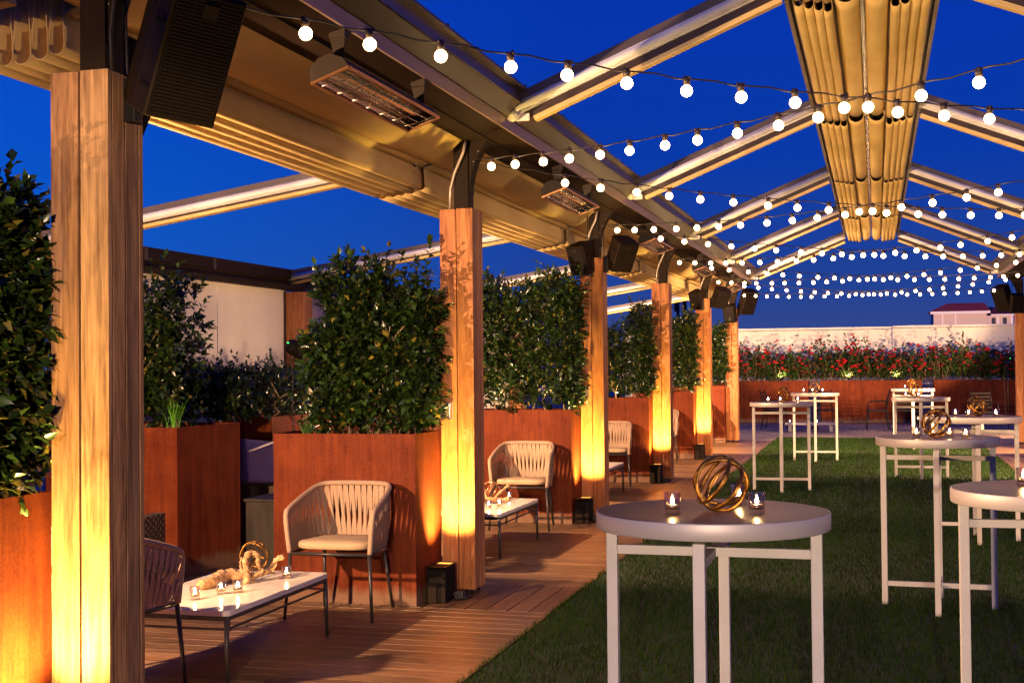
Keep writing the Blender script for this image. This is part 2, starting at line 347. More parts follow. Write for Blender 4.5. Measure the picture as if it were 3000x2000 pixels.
# ------------------------------------------------------------------ ground
def build_ground():
    m = MB(); m.box((0, 40, -.32), (400, 400, .1)); struct(m.build('roof_ground', 'concrete'))
    m = MB(); m.box((0, 31, -.06), (26, 10.2, .1)); struct(m.build('patio', 'paver'))
    def decking(x0, x1):
        m = MB(); m.box(((x0 + x1) / 2, 12, -.06), (x1 - x0 - .02, 29, .05), mat=2)
        ys = []
        # panels at the post lines run lengthwise, the bays between run across
        y = -2.6
        def colr(): g = rnd.uniform(.6, 1.3); return (g * rnd.uniform(.97, 1.06), g, g * rnd.uniform(.9, 1.05))
        edges = [(yn - .53, yn + .43) for yn in [Y1 - S] + YN]
        bw = .138; gap = .005
        for a, b in edges:
            m.box(((x0 + x1) / 2, a - .06, -.015), (x1 - x0, .115, .03), mat=0, col=tuple(c * 1.12 for c in colr()), ch=.003)
            m.box(((x0 + x1) / 2, b + .06, -.015), (x1 - x0, .115, .03), mat=0, col=tuple(c * 1.08 for c in colr()), ch=.003)
            x = x1 - .008
            while x > x0 + .03:
                w = min(bw, x - x0)
                m.box((x - w / 2, (a + b) / 2, -.015), (w - gap, b - a - .006, .03), mat=1, col=colr(), ch=.003); x -= bw + .003
        spans = [(edges[i][1] + .12, edges[i + 1][0] - .12) for i in range(len(edges) - 1)]
        for a, b in spans:
            y = a + .003; n = round((b - a) / .14); st = (b - a) / n
            for k in range(n):
                cut = rnd.uniform(x0 + .6, x1 - .6) if rnd.random() < .6 else None
                segs = [(x0, x1)] if cut is None else [(x0, cut - .0015), (cut + .0015, x1)]
                for u, w in segs: m.box(((u + w) / 2, a + (k + .5) * st, -.015), (w - u, st - gap, .03), mat=0, col=colr(), ch=.003)
        return m
    struct(decking(-8.2, -1.97).build('deck', ['deck', 'deck_y', 'blackm']))
    struct(decking(1.85, 6.2).build('deck', ['deck', 'deck_y', 'blackm']))
    # artificial turf: backing and blades
    m = MB(); m.box((-.06, 12.6, -.03), (3.80, 30.2, .05)); struct(m.build('turf_base', 'turf'))
    bl = []
    def field(y0, y1, dens, h, w):
        n = int((y1 - y0) * 3.82 * dens); x = np.clip(nr.uniform(-1.99, 1.87, n), -1.975 - .012 * nr.random(n), 1.85 + .012 * nr.random(n)); y = nr.uniform(y0, y1, n); bl.append((x, y, np.full(n, h) * nr.uniform(.55, 1.2, n), np.full(n, w)))
    field(-1.5, 5, 500, .035, .005); field(5, 9, 5200, .034, .0034); field(9, 14, 2900, .034, .0048); field(14, 20, 1500, .034, .007); field(20, 27.6, 1000, .034, .009)
    x = np.concatenate([b[0] for b in bl]); y = np.concatenate([b[1] for b in bl]); h = np.concatenate([b[2] for b in bl]); w = np.concatenate([b[3] for b in bl]); n = len(x)
    a = nr.uniform(0, 2 * PI, n); lean = nr.uniform(0, .8, n) * h; la = nr.uniform(0, 2 * PI, n)
    v = np.zeros((n, 3, 3)); dx, dy = np.cos(a) * w / 2, np.sin(a) * w / 2
    v[:, 0] = np.stack([x - dx, y - dy, np.full(n, -.004)], 1); v[:, 1] = np.stack([x + dx, y + dy, np.full(n, -.004)], 1)
    v[:, 2] = np.stack([x + np.cos(la) * lean, y + np.sin(la) * lean, h], 1)
    g = nr.uniform(.55, 1.35, n)[:, None]; base = np.where(nr.random(n)[:, None] < .12, np.array([[2.2, 1.1, 1.2]]), np.array([[.9, 1., .8]]))
    # mown lengthwise lanes differ a little
    lane = (1 + .18 * np.sign(np.sin(x * 9.5)) * nr.uniform(.3, 1, n))[:, None]
    lane = lane * (1 + .22 * np.sin(x * 2.3 + 1.3 * np.sin(y * .8)) * np.sin(y * 1.1 + x))[:, None]
    c = np.array([[.0135, .036, .002]]) * g * base * lane
    me = arrmesh('grass', v.reshape(-1, 3), np.arange(3 * n).reshape(-1, 3), 'grass', np.repeat(c, 3, 0))
    o = link('grass', me); o['kind'] = 'stuff'; tag(o, 'strip of green artificial turf between the timber decks', 'grass')
build_ground()

# ------------------------------------------------------------------ posts
def build_post(old=False):
    """timber-clad post with the steel column and flared bracket above it; origin at the middle of its foot"""
    p = bpy.data.objects.new('wooden_post', None); COL.objects.link(p); p.empty_display_size = .1
    h0 = .03; t = .024; g = .009 if old else .006
    cast = iter([(.95, .80, .72), (1.0, .86, .74), (.62, .56, .58), (.85, .8, .76), (1.08, 1.0, .92), (.85, .74, .66), (.75, .66, .64), (.66, .60, .62)])
    def board(name, c, d):
        m = MB(); k = rnd.uniform(.82, 1.12); cc = next(cast) if old else (k, k * rnd.uniform(.92, 1.02), k * rnd.uniform(.86, 1.0)); m.box((0, 0, 0), d, ch=.002, col=cc)
        return m.build('cladding_board', 'oldpost' if old else 'post', p, c)
    W = PW / 2; bw = (PW - g) / 2
    for sx in (-1, 1):
        for sy in (-1, 1):
            board('b', (sx * (bw + g) / 2, sy * (W - t / 2), (HP + h0) / 2 + rnd.uniform(-.003, .003)), (bw, t, HP - h0))
            bw2 = (PW - 2 * t - 3 * g) / 2
            board('b', (sx * (W - t / 2 - .002), sy * (bw2 + g) / 2, (HP + h0) / 2 + rnd.uniform(-.003, .003)), (t, bw2, HP - h0))
    m = MB(); m.box((0, 0, 1.3), (PW - 2 * t - .004, PW - 2 * t - .004, 2.5)); m.box((0, 0, .016), (.06, .06, .03))
    for sx in (-1, 1):
        for sy in (-1, 1): m.tube([(sx * .08, sy * .08, 0), (sx * .08, sy * .08, .06)], .009, 6)
    m.build('foot', 'blackm', p)
    m = MB(); m.box((.02, 0, 2.84), (.105, .125, .46), ch=.004); m.build('steel_column', 'dbronze', p)
    m = MB(); pts = []
    for i in range(11):
        u = i / 10; pts.append((.079 + .13 * u ** 2.1, 2.72 + .36 * u))
    poly = [(.0735, 2.72)] + pts + [(.0735, 3.08)]
    m.prism([(x, z) for x, z in poly], -.05, -.038); m.prism([(x, z) for x, z in poly], .038, .05)
    vs = []; 
    for x, z in pts: vs += [(x, -.05, z), (x, .05, z)]
    m.add(vs, [(2 * i, 2 * i + 2, 2 * i + 3, 2 * i + 1) for i in range(10)], True)
    for i in (2, 4, 6, 8): m.tube([(pts[i][0] - .018, -.053, pts[i][1]), (pts[i][0] - .018, -.049, pts[i][1])], .006, 8, mat=1)
    m.build('bracket', ['dbronze', 'wire'], p)
    if old:
        m = MB(); m.tube([(.098, -.06, 2.60), (.10, -.07, 2.75), (.125, -.08, 2.9), (.16, -.08, 3.08)], .006, 6); m.build('cable', 'cable', p)
    else:
        m = MB(); m.tube([(-.055, -.075, 2.61), (-.05, -.075, 2.75), (-.02, -.075, 2.86), (.05, -.09, 3.0), (.07, -.09, 3.1)], .011, 8)
        m.build('conduit', 'conduit', p)
    return p
POSTL = ['weathered grey-brown timber post at the left front, a big speaker at its top',
         'oiled timber post beside the nearest full beige chair, clear outlet cover on it',
         'timber post with a pair of small speakers at its top and a clear outlet cover',
         'uplit timber post without speakers or cover, between the two speaker posts',
         'timber post with two dark speakers and a small outlet cover, farthest uplit one',
         'unlit pale timber post at the far left corner of the lawn, big speaker on top']
p0 = build_post(); p0.location = (XP, YN[1] + PW / 2, 0); tag(p0, POSTL[1], 'post', 'timber posts along the deck')
POSTS = {1: p0}
pf = build_post(True); pf.location = (XP, YN[0] + PW / 2, 0); pf.rotation_euler = (0, 0, .01); tag(pf, POSTL[0], 'post', 'timber posts along the deck')
for i in (2, 3, 4, 5): POSTS[i] = dup(p0, (XP, YN[i] + PW / 2, 0), 0, POSTL[i])
r6 = dup(p0, (mx(XP), YN[5] + PW / 2, 0), PI, 'pale timber post at the right edge by the end of the rose wall')
for i in range(5): dup(p0, (mx(XP), YN[i] + PW / 2, 0), PI, 'timber post of the right-hand row, out of view beside the lawn')

# ------------------------------------------------------------------ eaves beams, rafters, ridge
def eave(s):
    """s = 1 left row, -1 right row; drawn about the row and mirrored for the right"""
    f = (lambda x: x) if s == 1 else mx
    y0, y1 = -2.2, YN[5] + .55
    e = thing('eaves_beam', 'long bronze eaves beam with bolted gutter over the left post row' if s == 1 else 'long bronze eaves beam over the right post row', 'beam', (f(-2.6), 0, 3.07), 0, 'eaves beams')
    ox = f(-2.6)
    def P(poly): return [(f(x) - ox, z - 3.07) for x, z in poly]
    m = MB(); m.prism(P([(-2.76, 3.085), (-2.52, 3.075), (-2.52, 3.2), (-2.76, 3.2)]), y0, y1)
    m.prism(P([(-2.519, 3.085), (-2.38, 3.12), (-2.38, 3.13), (-2.519, 3.1)]), y0, y1); m.build('main_beam', 'dbronze', e)
    m = MB(); m.prism(P([(-2.378, 3.122), (-2.363, 3.122), (-2.363, 3.2), (-2.378, 3.2)]), y0, y1); m.build('face_plate', 'bronze_lt', e)
    m = MB(); m.prism(P([(-2.60, 3.203), (-2.355, 3.203), (-2.27, 3.284), (-2.27, 3.3), (-2.60, 3.3)]), y0, y1)
    m.build('gutter', 'bronze', e)
    m = MB(); m.prism(P([(-2.272, 3.302), (-2.268, 3.286), (-2.255, 3.286), (-2.275, 3.37), (-2.235, 3.39), (-2.235, 3.405), (-2.6, 3.405), (-2.6, 3.302)]), y0, y1)
    y = y0 + .2
    while y < y1:
        m.tube([(f(-2.245) - ox, y, .335), (f(-2.245) - ox, y, .352)], .009, 6); y += .55
    m.build('gutter_lip', 'bronze_ch', e)
    return e
eave(1); eave(-1)

def raf_z(x): return 3.40 + .405 * (x + 2.2)
def rafter_left(y, label, mirror=False):
    x0, x1 = -2.30, XC - .49
    f = mx if mirror else (lambda x: x)
    r = thing('rafter', label, 'rafter', (f(x0), y, raf_z(x0)), 0, 'main roof rafters')
    def seg(za, zb, w, a=x0, b=x1, dz=.0):
        o = MB(); A = V((f(a) - f(x0), 0, raf_z(a) - raf_z(x0) - (za + zb) / 2)); B = V((f(b) - f(x0), 0, raf_z(b) - raf_z(x0) - (za + zb) / 2))
        o.bar(A, B, w, zb - za, ch=.003); return o
    seg(0, .062, .075).build('cap', 'cap', r)
    o = seg(.064, .142, .085)
    A = V((0, -.045, -.102)); B = V((f(x1) - f(x0), -.045, raf_z(x1) - raf_z(x0) - .102)); o.tube([A, B], .031, 12); o.build('tube', 'white_al', r)
    seg(.144, .20, .05).build('rail', 'bronze', r)
    seg(.202, .235, .07, x0 + .12).build('track', 'canvas', r)
    k = -1 if mirror else 1
    o = MB(); o.tube([(-.02 * k, -.062, -.135), (-.02 * k, -.05, -.135)], .055, 16); o.tube([(-.02 * k, -.066, -.135), (-.02 * k, -.05, -.135)], .026, 12); o.box((.05 * k, -.058, -.165), (.09, .006, .05))
    o.build('motor_plate', 'outlet', r)
    return r
RL = ['nearest', 'second nearest', 'middle', 'second farthest', 'farthest']
for i in range(1, 6):
    rafter_left(YN[i], 'white-tubed rafter rising from the left gutter to the ridge, %s of its row' % RL[i - 1])
    rafter_left(YN[i], 'white-tubed rafter falling from the ridge to the right gutter, %s of its row' % RL[i - 1], True)

def side_rafter(y, label):
    x0, x1 = -6.1, -3.04
    z = lambda x: 2.575 + .152 * (x + 6.05)
    r = thing('rafter', label, 'rafter', (x1, y, z(x1)), 0, 'side roof rafters')
    def seg(za, zb, w, a=x0, b=x1):
        o = MB(); A = V((a - x1, 0, z(a) - z(x1) - (za + zb) / 2)); B = V((b - x1, 0, z(b) - z(x1) - (za + zb) / 2)); o.bar(A, B, w, zb - za, ch=.002); return o, A, B
    seg(0, .044, .07)[0].build('cap', 'cap', r)
    o, A, B = seg(.046, .104, .08); o.tube([A + V((0, -.04, 0)), B + V((0, -.04, 0))], .027, 10); o.build('tube', 'white_al', r)
    seg(.106, .118, .045)[0].build('rail', 'bronze', r)
    o, A, B = seg(.12, .148, .06); o.tube([A + V((0, -.028, 0)), B + V((0, -.028, 0))], .014, 8); o.build('track', 'canvas', r)
SL = ['side roof rafter at the weathered front post, brown underside seen at top left', 'white side roof rafter seen between the two front posts, above the left hedge',
      'white side roof rafter behind the hedge with bare tips, meeting the screen corner', 'white side roof rafter between the second and third posts',
      'short white side roof rafter seen between the third and fourth posts', 'lowest white side roof rafter, farthest on the left']
for i in range(6): side_rafter(YN[i] + .02, SL[i])

def ridge():
    r = thing('ridge_beam', 'bronze ridge frame running along the roof peak above the folded canvas', 'beam', (XC, 0, 4.0))
    y0, y1 = 1.5, YN[5] + .35
    for sx in (-1, 1):
        m = MB(); m.prism([(sx * .505, -.03), (sx * .475, -.03), (sx * .475, .1), (sx * .505, .1)], y0, y1); m.prism([(sx * .474, .03), (sx * .44, .03), (sx * .44, .1), (sx * .474, .1)], y0, y1)
        m.build('side_rail', 'bronze_ch', r)
    m = MB(); m.box((0, (y0 + y1) / 2, .09), (.86, y1 - y0, .016)); m.build('top_plate', 'bronze', r)
    for sx in (-.19, 0, .19):
        m = MB(); m.box((sx, (y0 + y1) / 2, .03), (.028, y1 - y0, .1)); m.build('purlin', 'chrome' if sx == 0 else 'bronze_lt', r)
ridge()

def sheet(name, prof, y0, y1, mat, parent, wob=.0035, ny=16, taper=None, thick=.003, jag=None):
    """folded fabric: an open profile in XZ drawn out along Y, with slight sag and uneven ends"""
    n = len(prof); vs = []; fs = []
    ph = [rnd.uniform(0, 6.3) for _ in range(4)]
    for j in range(ny + 1):
        t = j / ny
        for i, (x, z) in enumerate(prof):
            yy = y0 + (y1 - y0) * t
            if jag: yy += jag(i / n, t)
            k = math.sin(3.1 * t + ph[0] + i * .11) + .6 * math.sin(9 * t + ph[1] + i * .37)
            vs.append((x + wob * .5 * k, yy, z + wob * (.6 * math.sin(5 * t + ph[2] + i * .23) - .6 * math.sin(PI * t))))
    for j in range(ny):
        for i in range(n - 1): fs.append((j * n + i, j * n + i + 1, (j + 1) * n + i + 1, (j + 1) * n + i))
    me = bpy.data.meshes.new(name); me.from_pydata(vs, [], fs); me.materials.append(M[mat])
    me.polygons.foreach_set('use_smooth', [True] * len(fs)); me.update()
    o = link(name, me, parent)
    md = o.modifiers.new('thickness', 'SOLIDIFY'); md.thickness = thick; md.offset = 0
    return o
def loop(x0, x1, zt, zb, n=10):
    """one hanging fold between x0 and x1: a teardrop open at the top"""
    w = (x1 - x0); pts = []; cx = (x0 + x1) / 2; R = abs(w) * .5; sg = 1 if w > 0 else -1
    zc = zb + R
    pts.append((x0 + sg * R * .55, zt))
    pts.append((x0 + sg * R * .18, (zt * .45 + zc * .55)))
    for k in range(n + 1):
        a = PI + PI * k / n; pts.append((cx + sg * R * math.cos(a), zc + R * math.sin(a)))
    pts.append((x1 - sg * R * .18, (zt * .45 + zc * .55))); pts.append((x1 - sg * R * .55, zt))
    return pts
BN = ['nearest', 'second', 'third', 'fourth', 'farthest']
for i in range(-1, 5):   # canvas gathered under the ridge, one per bay
    ya = (YN[i] if i >= 0 else Y1 - S) + .33; yb = (YN[i + 1] if i >= 0 else Y1) + .12
    if i < 0: ya = 1.6
    c = thing('folded_canopy', 'folded beige roof canvas under the ridge, %s bay' % (['one above the frame top'] + BN)[i + 1] if i >= 0 else 'end of the folded beige roof canvas at the top edge of the picture', 'canopy', (XC, 0, 3.98), 0, 'folded canvases under the ridge')
    for sx in (-1, 1):
        xs = [.435, .37, .307, .245, .185]
        prof = []
        for k in range(4): prof += loop(sx * xs[k], sx * xs[k + 1] , .03, -.10 - .010 * k + rnd.uniform(-.003, .003))
        sk = rnd.uniform(.0, .12)
        sheet('pleats', prof, ya, yb, 'canvas', c, jag=lambda u, t, sk=sk: (t > .95) * (.05 - sk * u * 1.3) + (t < .05) * (-.04 + .1 * u))
        big = loop(sx * .170, sx * .020, .05, -.115, 14)
        sheet('centre_roll', big, ya - .1, yb - .28, 'canvas', c, jag=lambda u, t: (t > .95) * .1 * math.sin(PI * u))
for i in range(-1, 5):   # canvas gathered on the low side, under the left of the eaves beam
    ya = (YN[i] if i >= 0 else Y1 - S) + (.36 if i == 0 else .23); yb = (YN[i + 1] + .15 if i >= 0 else Y1 - .35)
    c = thing('folded_canopy', ('folded yellow-lit beige side canvas in the %s bay, hanging below the left beam' % BN[i]) if i >= 0 else 'folded side canvas ending in round loops at the top left corner', 'canopy', (-2.75, 0, 2.9), 0, 'folded side canvases')
    X0, Z0 = -2.75, 2.9
    prof = [(-2.70, 3.10), (-2.735, 3.075), (-2.79, 3.03), (-2.86, 2.975), (-2.90, 2.955), (-2.935, 2.953), (-2.975, 2.95)]
    sheet('top_flap', [(x - X0, z - Z0) for x, z in prof], ya - .22, yb + .2, 'canvas', c, wob=.011, ny=44, jag=lambda u, t: (t > .97) * (.10 * math.sin(3 * u)))
    prof = [(-2.98, 2.957), (-3.03, 2.94), (-3.045, 2.925)]
    zs = [2.775, 2.752, 2.738, 2.725, 2.715]
    for k in range(5):
        a = -3.045 - .062 * k; prof += [p for p in loop(a, a - .062, 3.0, zs[k])]
    prof += [(-3.372, 3.03), (-3.2, 3.04), (-3.0, 3.03)]
    sheet('pleats', [(x - X0, z - Z0) for x, z in prof], ya, yb, 'canvas', c, wob=.005, ny=22, jag=lambda u, t: (t > .97) * (-.2 * max(0, u - .25)) + (t < .03) * (-.12 * u))

# ------------------------------------------------------------------ heaters
def build_heater():
    h = bpy.data.objects.new('patio_heater', None); COL.objects.link(h)
    L = 1.3
    R = Matrix.Rotation(-.34, 3, 'Y')
    def tr(x, y, z): return R @ V((x, y, z))
    m = MB()
    a = [(-.10, 0), (-.085, .065), (-.03, .095), (.03, .095), (.085, .05), (.10, 0)]
    for y in (-L / 2, L / 2): pass
    n = len(a); vs = [tr(x, -L / 2, z) for x, z in a] + [tr(x, L / 2, z) for x, z in a]
    m.add(vs, [(i, i + 1, n + i + 1, n + i) for i in range(n - 1)] + [tuple(range(n)), tuple(range(n, 2 * n))])
    m.build('housing', 'heater', h)
    m = MB()
    b = [(-.086, .004), (-.06, .06), (-.01, .035), (.01, .035), (.06, .06), (.086, .004)]
    vs = [tr(x, -L / 2 + .02, z) for x, z in b] + [tr(x, L / 2 - .02, z) for x, z in b]
    m.add(vs, [(i, i + 1, 6 + i + 1, 6 + i) for i in range(5)]); m.build('reflector', 'chrome', h)
    for sx in (-.048, .048):
        m = MB(); m.tube([tr(sx, -L / 2 + .05, .03), tr(sx, L / 2 - .05, .03)], .009, 8); m.build('heating_tube', 'tube', h)
    m = MB()
    m.bar(tr(-.098, -L / 2, -.004), tr(-.098, L / 2, -.004), .012, .012); m.bar(tr(.098, -L / 2, -.004), tr(.098, L / 2, -.004), .012, .012)
    m.bar(tr(-.1, -L / 2, -.004), tr(.1, -L / 2, -.004), .012, .012); m.bar(tr(-.1, L / 2, -.004), tr(.1, L / 2, -.004), .012, .012)
    m.build('rim', 'copper', h)
    m = MB()
    for k in range(7):
        y = -L / 2 + .1 + k * (L - .2) / 6; m.tube([tr(-.095, y - .03, -.006), tr(0, y, -.016), tr(.095, y + .03, -.006)], .0022, 5)
    for x in (-.05, 0, .05): m.tube([tr(x, -L / 2, -.012), tr(x, L / 2, -.012)], .0022, 5)
    m.build('guard', 'wire', h)
    for y in (-L / 2 + .06, L / 2 - .12):
        m = MB(); m.prism([(0, .08), (.05, .08), (.05, .22), (-.03, .22)], y - .004, y + .004); m.box((.02, y, .2), (.08, .05, .04)); m.build('bracket', 'heater', h)
    return h
h0 = build_heater(); h0.location = (-2.43, YN[0] + 2.17, 2.90)
HL = ['nearest infrared heater under the left beam, mirror-bright reflector behind its wire guard', 'second infrared heater along the left beam, seen past the second post',
      'third infrared heater along the left beam, above the right-hand small speaker', 'fourth infrared heater along the left beam', 'farthest infrared heater along the left beam']
tag(h0, HL[0], 'heater', 'heaters along the beam')
for i in range(1, 5): dup(h0, (-2.43, YN[i] + 2.17, 2.90), 0, HL[i])

# ------------------------------------------------------------------ speakers
def build_speaker(w, h, d, label, loc, yaw, pitch, post, group='speakers on the posts', roll=0.):
    s = thing('loudspeaker', label, 'speaker', loc, 0, group)
    n = V((math.sin(yaw) * math.cos(pitch), -math.cos(yaw) * math.cos(pitch), -math.sin(pitch))); r = V((math.cos(yaw), math.sin(yaw), 0)); u = r.cross(n) * -1
    if u.z < 0: u = -u
    r, u = r * math.cos(roll) - u * math.sin(roll), u * math.cos(roll) + r * math.sin(roll)
    R = Matrix((r, -n, u)).transposed()
    m = MB(); vs = []
    k = .78   # cabinet narrows to the back
    for y, q in ((0, 1), (d * .45, 1), (d, k)):
        for x, z in ((-1, -1), (1, -1), (1, 1), (-1, 1)): vs.append(R @ V((x * w / 2 * q, y, z * h / 2)))
    m.add(vs, [(0, 1, 2, 3), (11, 10, 9, 8)] + [(4 * j + i, 4 * j + (i + 1) % 4, 4 * j + 4 + (i + 1) % 4, 4 * j + 4 + i) for j in range(2) for i in range(4)])
    m.build('cabinet', 'spk', s, bevel=.006)
    m = MB(); m.box(R @ V((0, -.006, 0)), (w - .018, .008, h - .018), R, ch=.003)
    # perforated sheet: rows of small raised dots
    nx, nz = int(w / .014), int(h / .014)
    for a in range(nx):
        for b in range(nz):
            x = -w / 2 + .02 + (a + .5 * (b % 2)) * (w - .04) / nx; z = -h / 2 + .02 + b * (h - .04) / nz
            m.box(R @ V((x, -.0105, z)), (.0085, .003, .006), R, mat=1)
    m.build('grille', ['black', 'grille'], s)
    m = MB(); m.box(R @ V((0, -.0125, h * .36)), (w * .2, .005, h * .11), R, ch=.001); m.build('badge', 'grille', s)
    for sx in (-1, 1):
        for z in (-.28, .2):
            m = MB(); m.box(R @ V((sx * (w / 2 + .001), d * .2, z * h)), (.004, .075, .016), R); m.build('handle_slot', 'black', s)
    m = MB(); a = V((post[0], post[1], post[2])) - V(loc); b = R @ V((0, d * .8, 0)); m.tube([a, a * .4 + b * .6, b], .014, 8)
    m.box(a, (.05, .05, .16), ch=.004); m.build('bracket', 'blackm', s)
    m = MB(); c = R @ V((0, d, -.05)); m.tube([c, c * .5 + a * .5 + V((0, 0, -.06)), a + V((-.02, 0, .1)), a + V((-.03, .0, .55))], .005, 6); m.build('cable', 'cable', s)
    return s
build_speaker(.28, .47, .25, 'large black speaker hanging on the weathered front post, nearest of all', (-2.30, 4.131, 2.632), 1.011, .441, (XR + .02, YN[0] + .13, 2.52), roll=.062)
build_speaker(.24, .40, .22, 'dark speaker mostly hidden behind the top of the weathered front post', (-2.76, 4.50, 2.55), PI - .5, .4, (XR - .05, YN[0] + .24, 2.52))
build_speaker(.24, .32, .2, 'small black speaker with its front showing, right side of the third post', (-2.407, YN[2] + .08, 2.603), .765, .55, (XR + .02, YN[2] + .1, 2.55))
build_speaker(.21, .30, .22, 'small brown-lit speaker on the left side of the third post', (-2.86, YN[2] - .12, 2.572), -.386, .36, (XP, YN[2] - .02, 2.5))
build_speaker(.24, .32, .2, 'small black speaker with its front showing, right side of the fifth post', (-2.407, YN[4] + .05, 2.58), .765, .55, (XR + .02, YN[4] + .1, 2.55))
build_speaker(.21, .30, .22, 'small brown-lit speaker on the left side of the fifth post', (-2.86, YN[4] - .05, 2.565), -.386, .36, (XP, YN[4] - .02, 2.5))
build_speaker(.29, .47, .24, 'large black speaker at the far end post, tilted to the right over the lawn', (-2.365, YN[5] - .02, 2.697), .651, .5, (XR + .02, YN[5] + .1, 2.55))
build_speaker(.24, .34, .2, 'dark speaker facing left on the far end post, below the small pair', (-2.78, YN[5] - .1, 2.5), -.3, .3, (XP, YN[5] - .02, 2.5))
build_speaker(.29, .47, .24, 'large black speaker tilted left on the right edge post, above the red-roofed building', (mx(-2.365), YN[5] - .02, 2.66), -.651, .5, (mx(XR) - .02, YN[5] + .1, 2.55))
build_speaker(.24, .34, .2, 'dark speaker cut by the right edge of the picture', (mx(-2.66), YN[5] - .16, 2.58), .3, .3, (mx(XP), YN[5] - .02, 2.5))

# ------------------------------------------------------------------ string lights
socket_me = None
def build_string(a, b, label, t0, n, sag=.155):
    a, b = V(a), V(b); st = thing('string_light', label, 'string light', a, 0, 'globe string lights')
    def pt(t): p = a.lerp(b, t) - a; p.z -= 4 * sag * t * (1 - t); return p
    m = MB(); k = 66; pts = []
    for i in range(k + 1):
        t = i / k; p = pt(t); p.z += .006 * math.sin(i * 2.1); pts.append(p)
    m.tube(pts, .0042, 5); m.build('cable', 'cable', st)
    global socket_me
    for i in range(n):
        t = t0 + .0437 * i + rnd.uniform(-.003, .003); p = pt(t)
        if socket_me is None:
            m = MB(); m.lathe([(.001, .008), (.016, .008), (.0165, -.012), (.014, -.03), (.001, -.03)], 10); m.tube([(-.02, 0, .004), (.02, 0, .004)], .006, 6); m.tube([(.012, 0, .002), (.012, 0, .018)], .003, 5)
            so = m.build('socket', 'socket', st)
            m = MB(); m.sphere((0, 0, -.054), .0262, 16, 10); bo = m.build('bulb', 'bulb', so); socket_me = (so.data, bo.data)
        else:
            so = link('socket', socket_me[0], st); bo = link('bulb', socket_me[1], so)
        so.location = p; so.rotation_euler = (rnd.uniform(-.08, .08), rnd.uniform(-.08, .08), rnd.uniform(0, 6))
    return st
for i in range(5):
    xl, xr = XR + .03, mx(XR) - .03; za = 2.935
    build_string((xl, YN[i] + .13, za), (xr, YN[i + 1] - .02, za), 'string of lit globe bulbs crossing from near left to far right, %s bay' % BN[i], .095, 20)
    build_string((xl, YN[i + 1] - .02, za), (xr, YN[i] + .13, za), 'string of lit globe bulbs crossing from far left to near right, %s bay' % BN[i], .028, 21)

# ------------------------------------------------------------------ uplight boxes and flood lamps
WARM = (1, .66, .16)
def build_uplight():
    u = bpy.data.objects.new('uplight_box', None); COL.objects.link(u)
    m = MB(); m.box((0, .10, .115), (.135, .2, .21), ch=.004); m.box((-.03, -.004, .07), (.07, .012, .13), mat=1, ch=.002); m.box((.052, -.004, .11), (.028, .01, .2), mat=1, ch=.002)
    m.box((.0, .1, .232), (.145, .21, .008)); m.build('housing', ['black', 'spk'], u)
    m = MB(); m.box((.005, .17, .2375), (.09, .05, .002)); m.build('lens', 'uplens', u)
    m = MB(); m.tube([(.07, .14, .05), (.1, .15, .01), (.14, .19, .008), (.16, .26, .01)], .008, 6); m.box((.1, .2, .03), (.06, .07, .05), ch=.006); m.build('cable', 'cable', u)
    lamp('uplight_lamp', 'SPOT', (.035, .10, .262), 560, WARM, u, (.03, .40, 1.05), 92, 1., .03)
    return u
u0 = build_uplight(); u0.location = (XP - .03, YN[1] - .39, 0)
UL = ['black uplight box at the foot of the weathered front post, below the picture', 'black uplight box at the foot of the post beside the nearest chair', 'dark uplight box at the foot of the third post, behind the front table',  # first box is unseen, assumed from the glow on its post
      'grey uplight box at the foot of the fourth post', 'grey uplight box at the foot of the fifth post, farthest one lit']
tag(u0, UL[1], 'uplight', 'uplight boxes at the posts')
for i in (0, 2, 3, 4): dup(u0, (XP - .03, YN[i] - .39, 0), 0, UL[i])
for i in range(5): dup(u0, (mx(XP) - .03, YN[i] - .39, 0), 0, 'black uplight box at the foot of a right-hand post, out of view')  # unseen boxes added to light the ridge canvas and right rafters

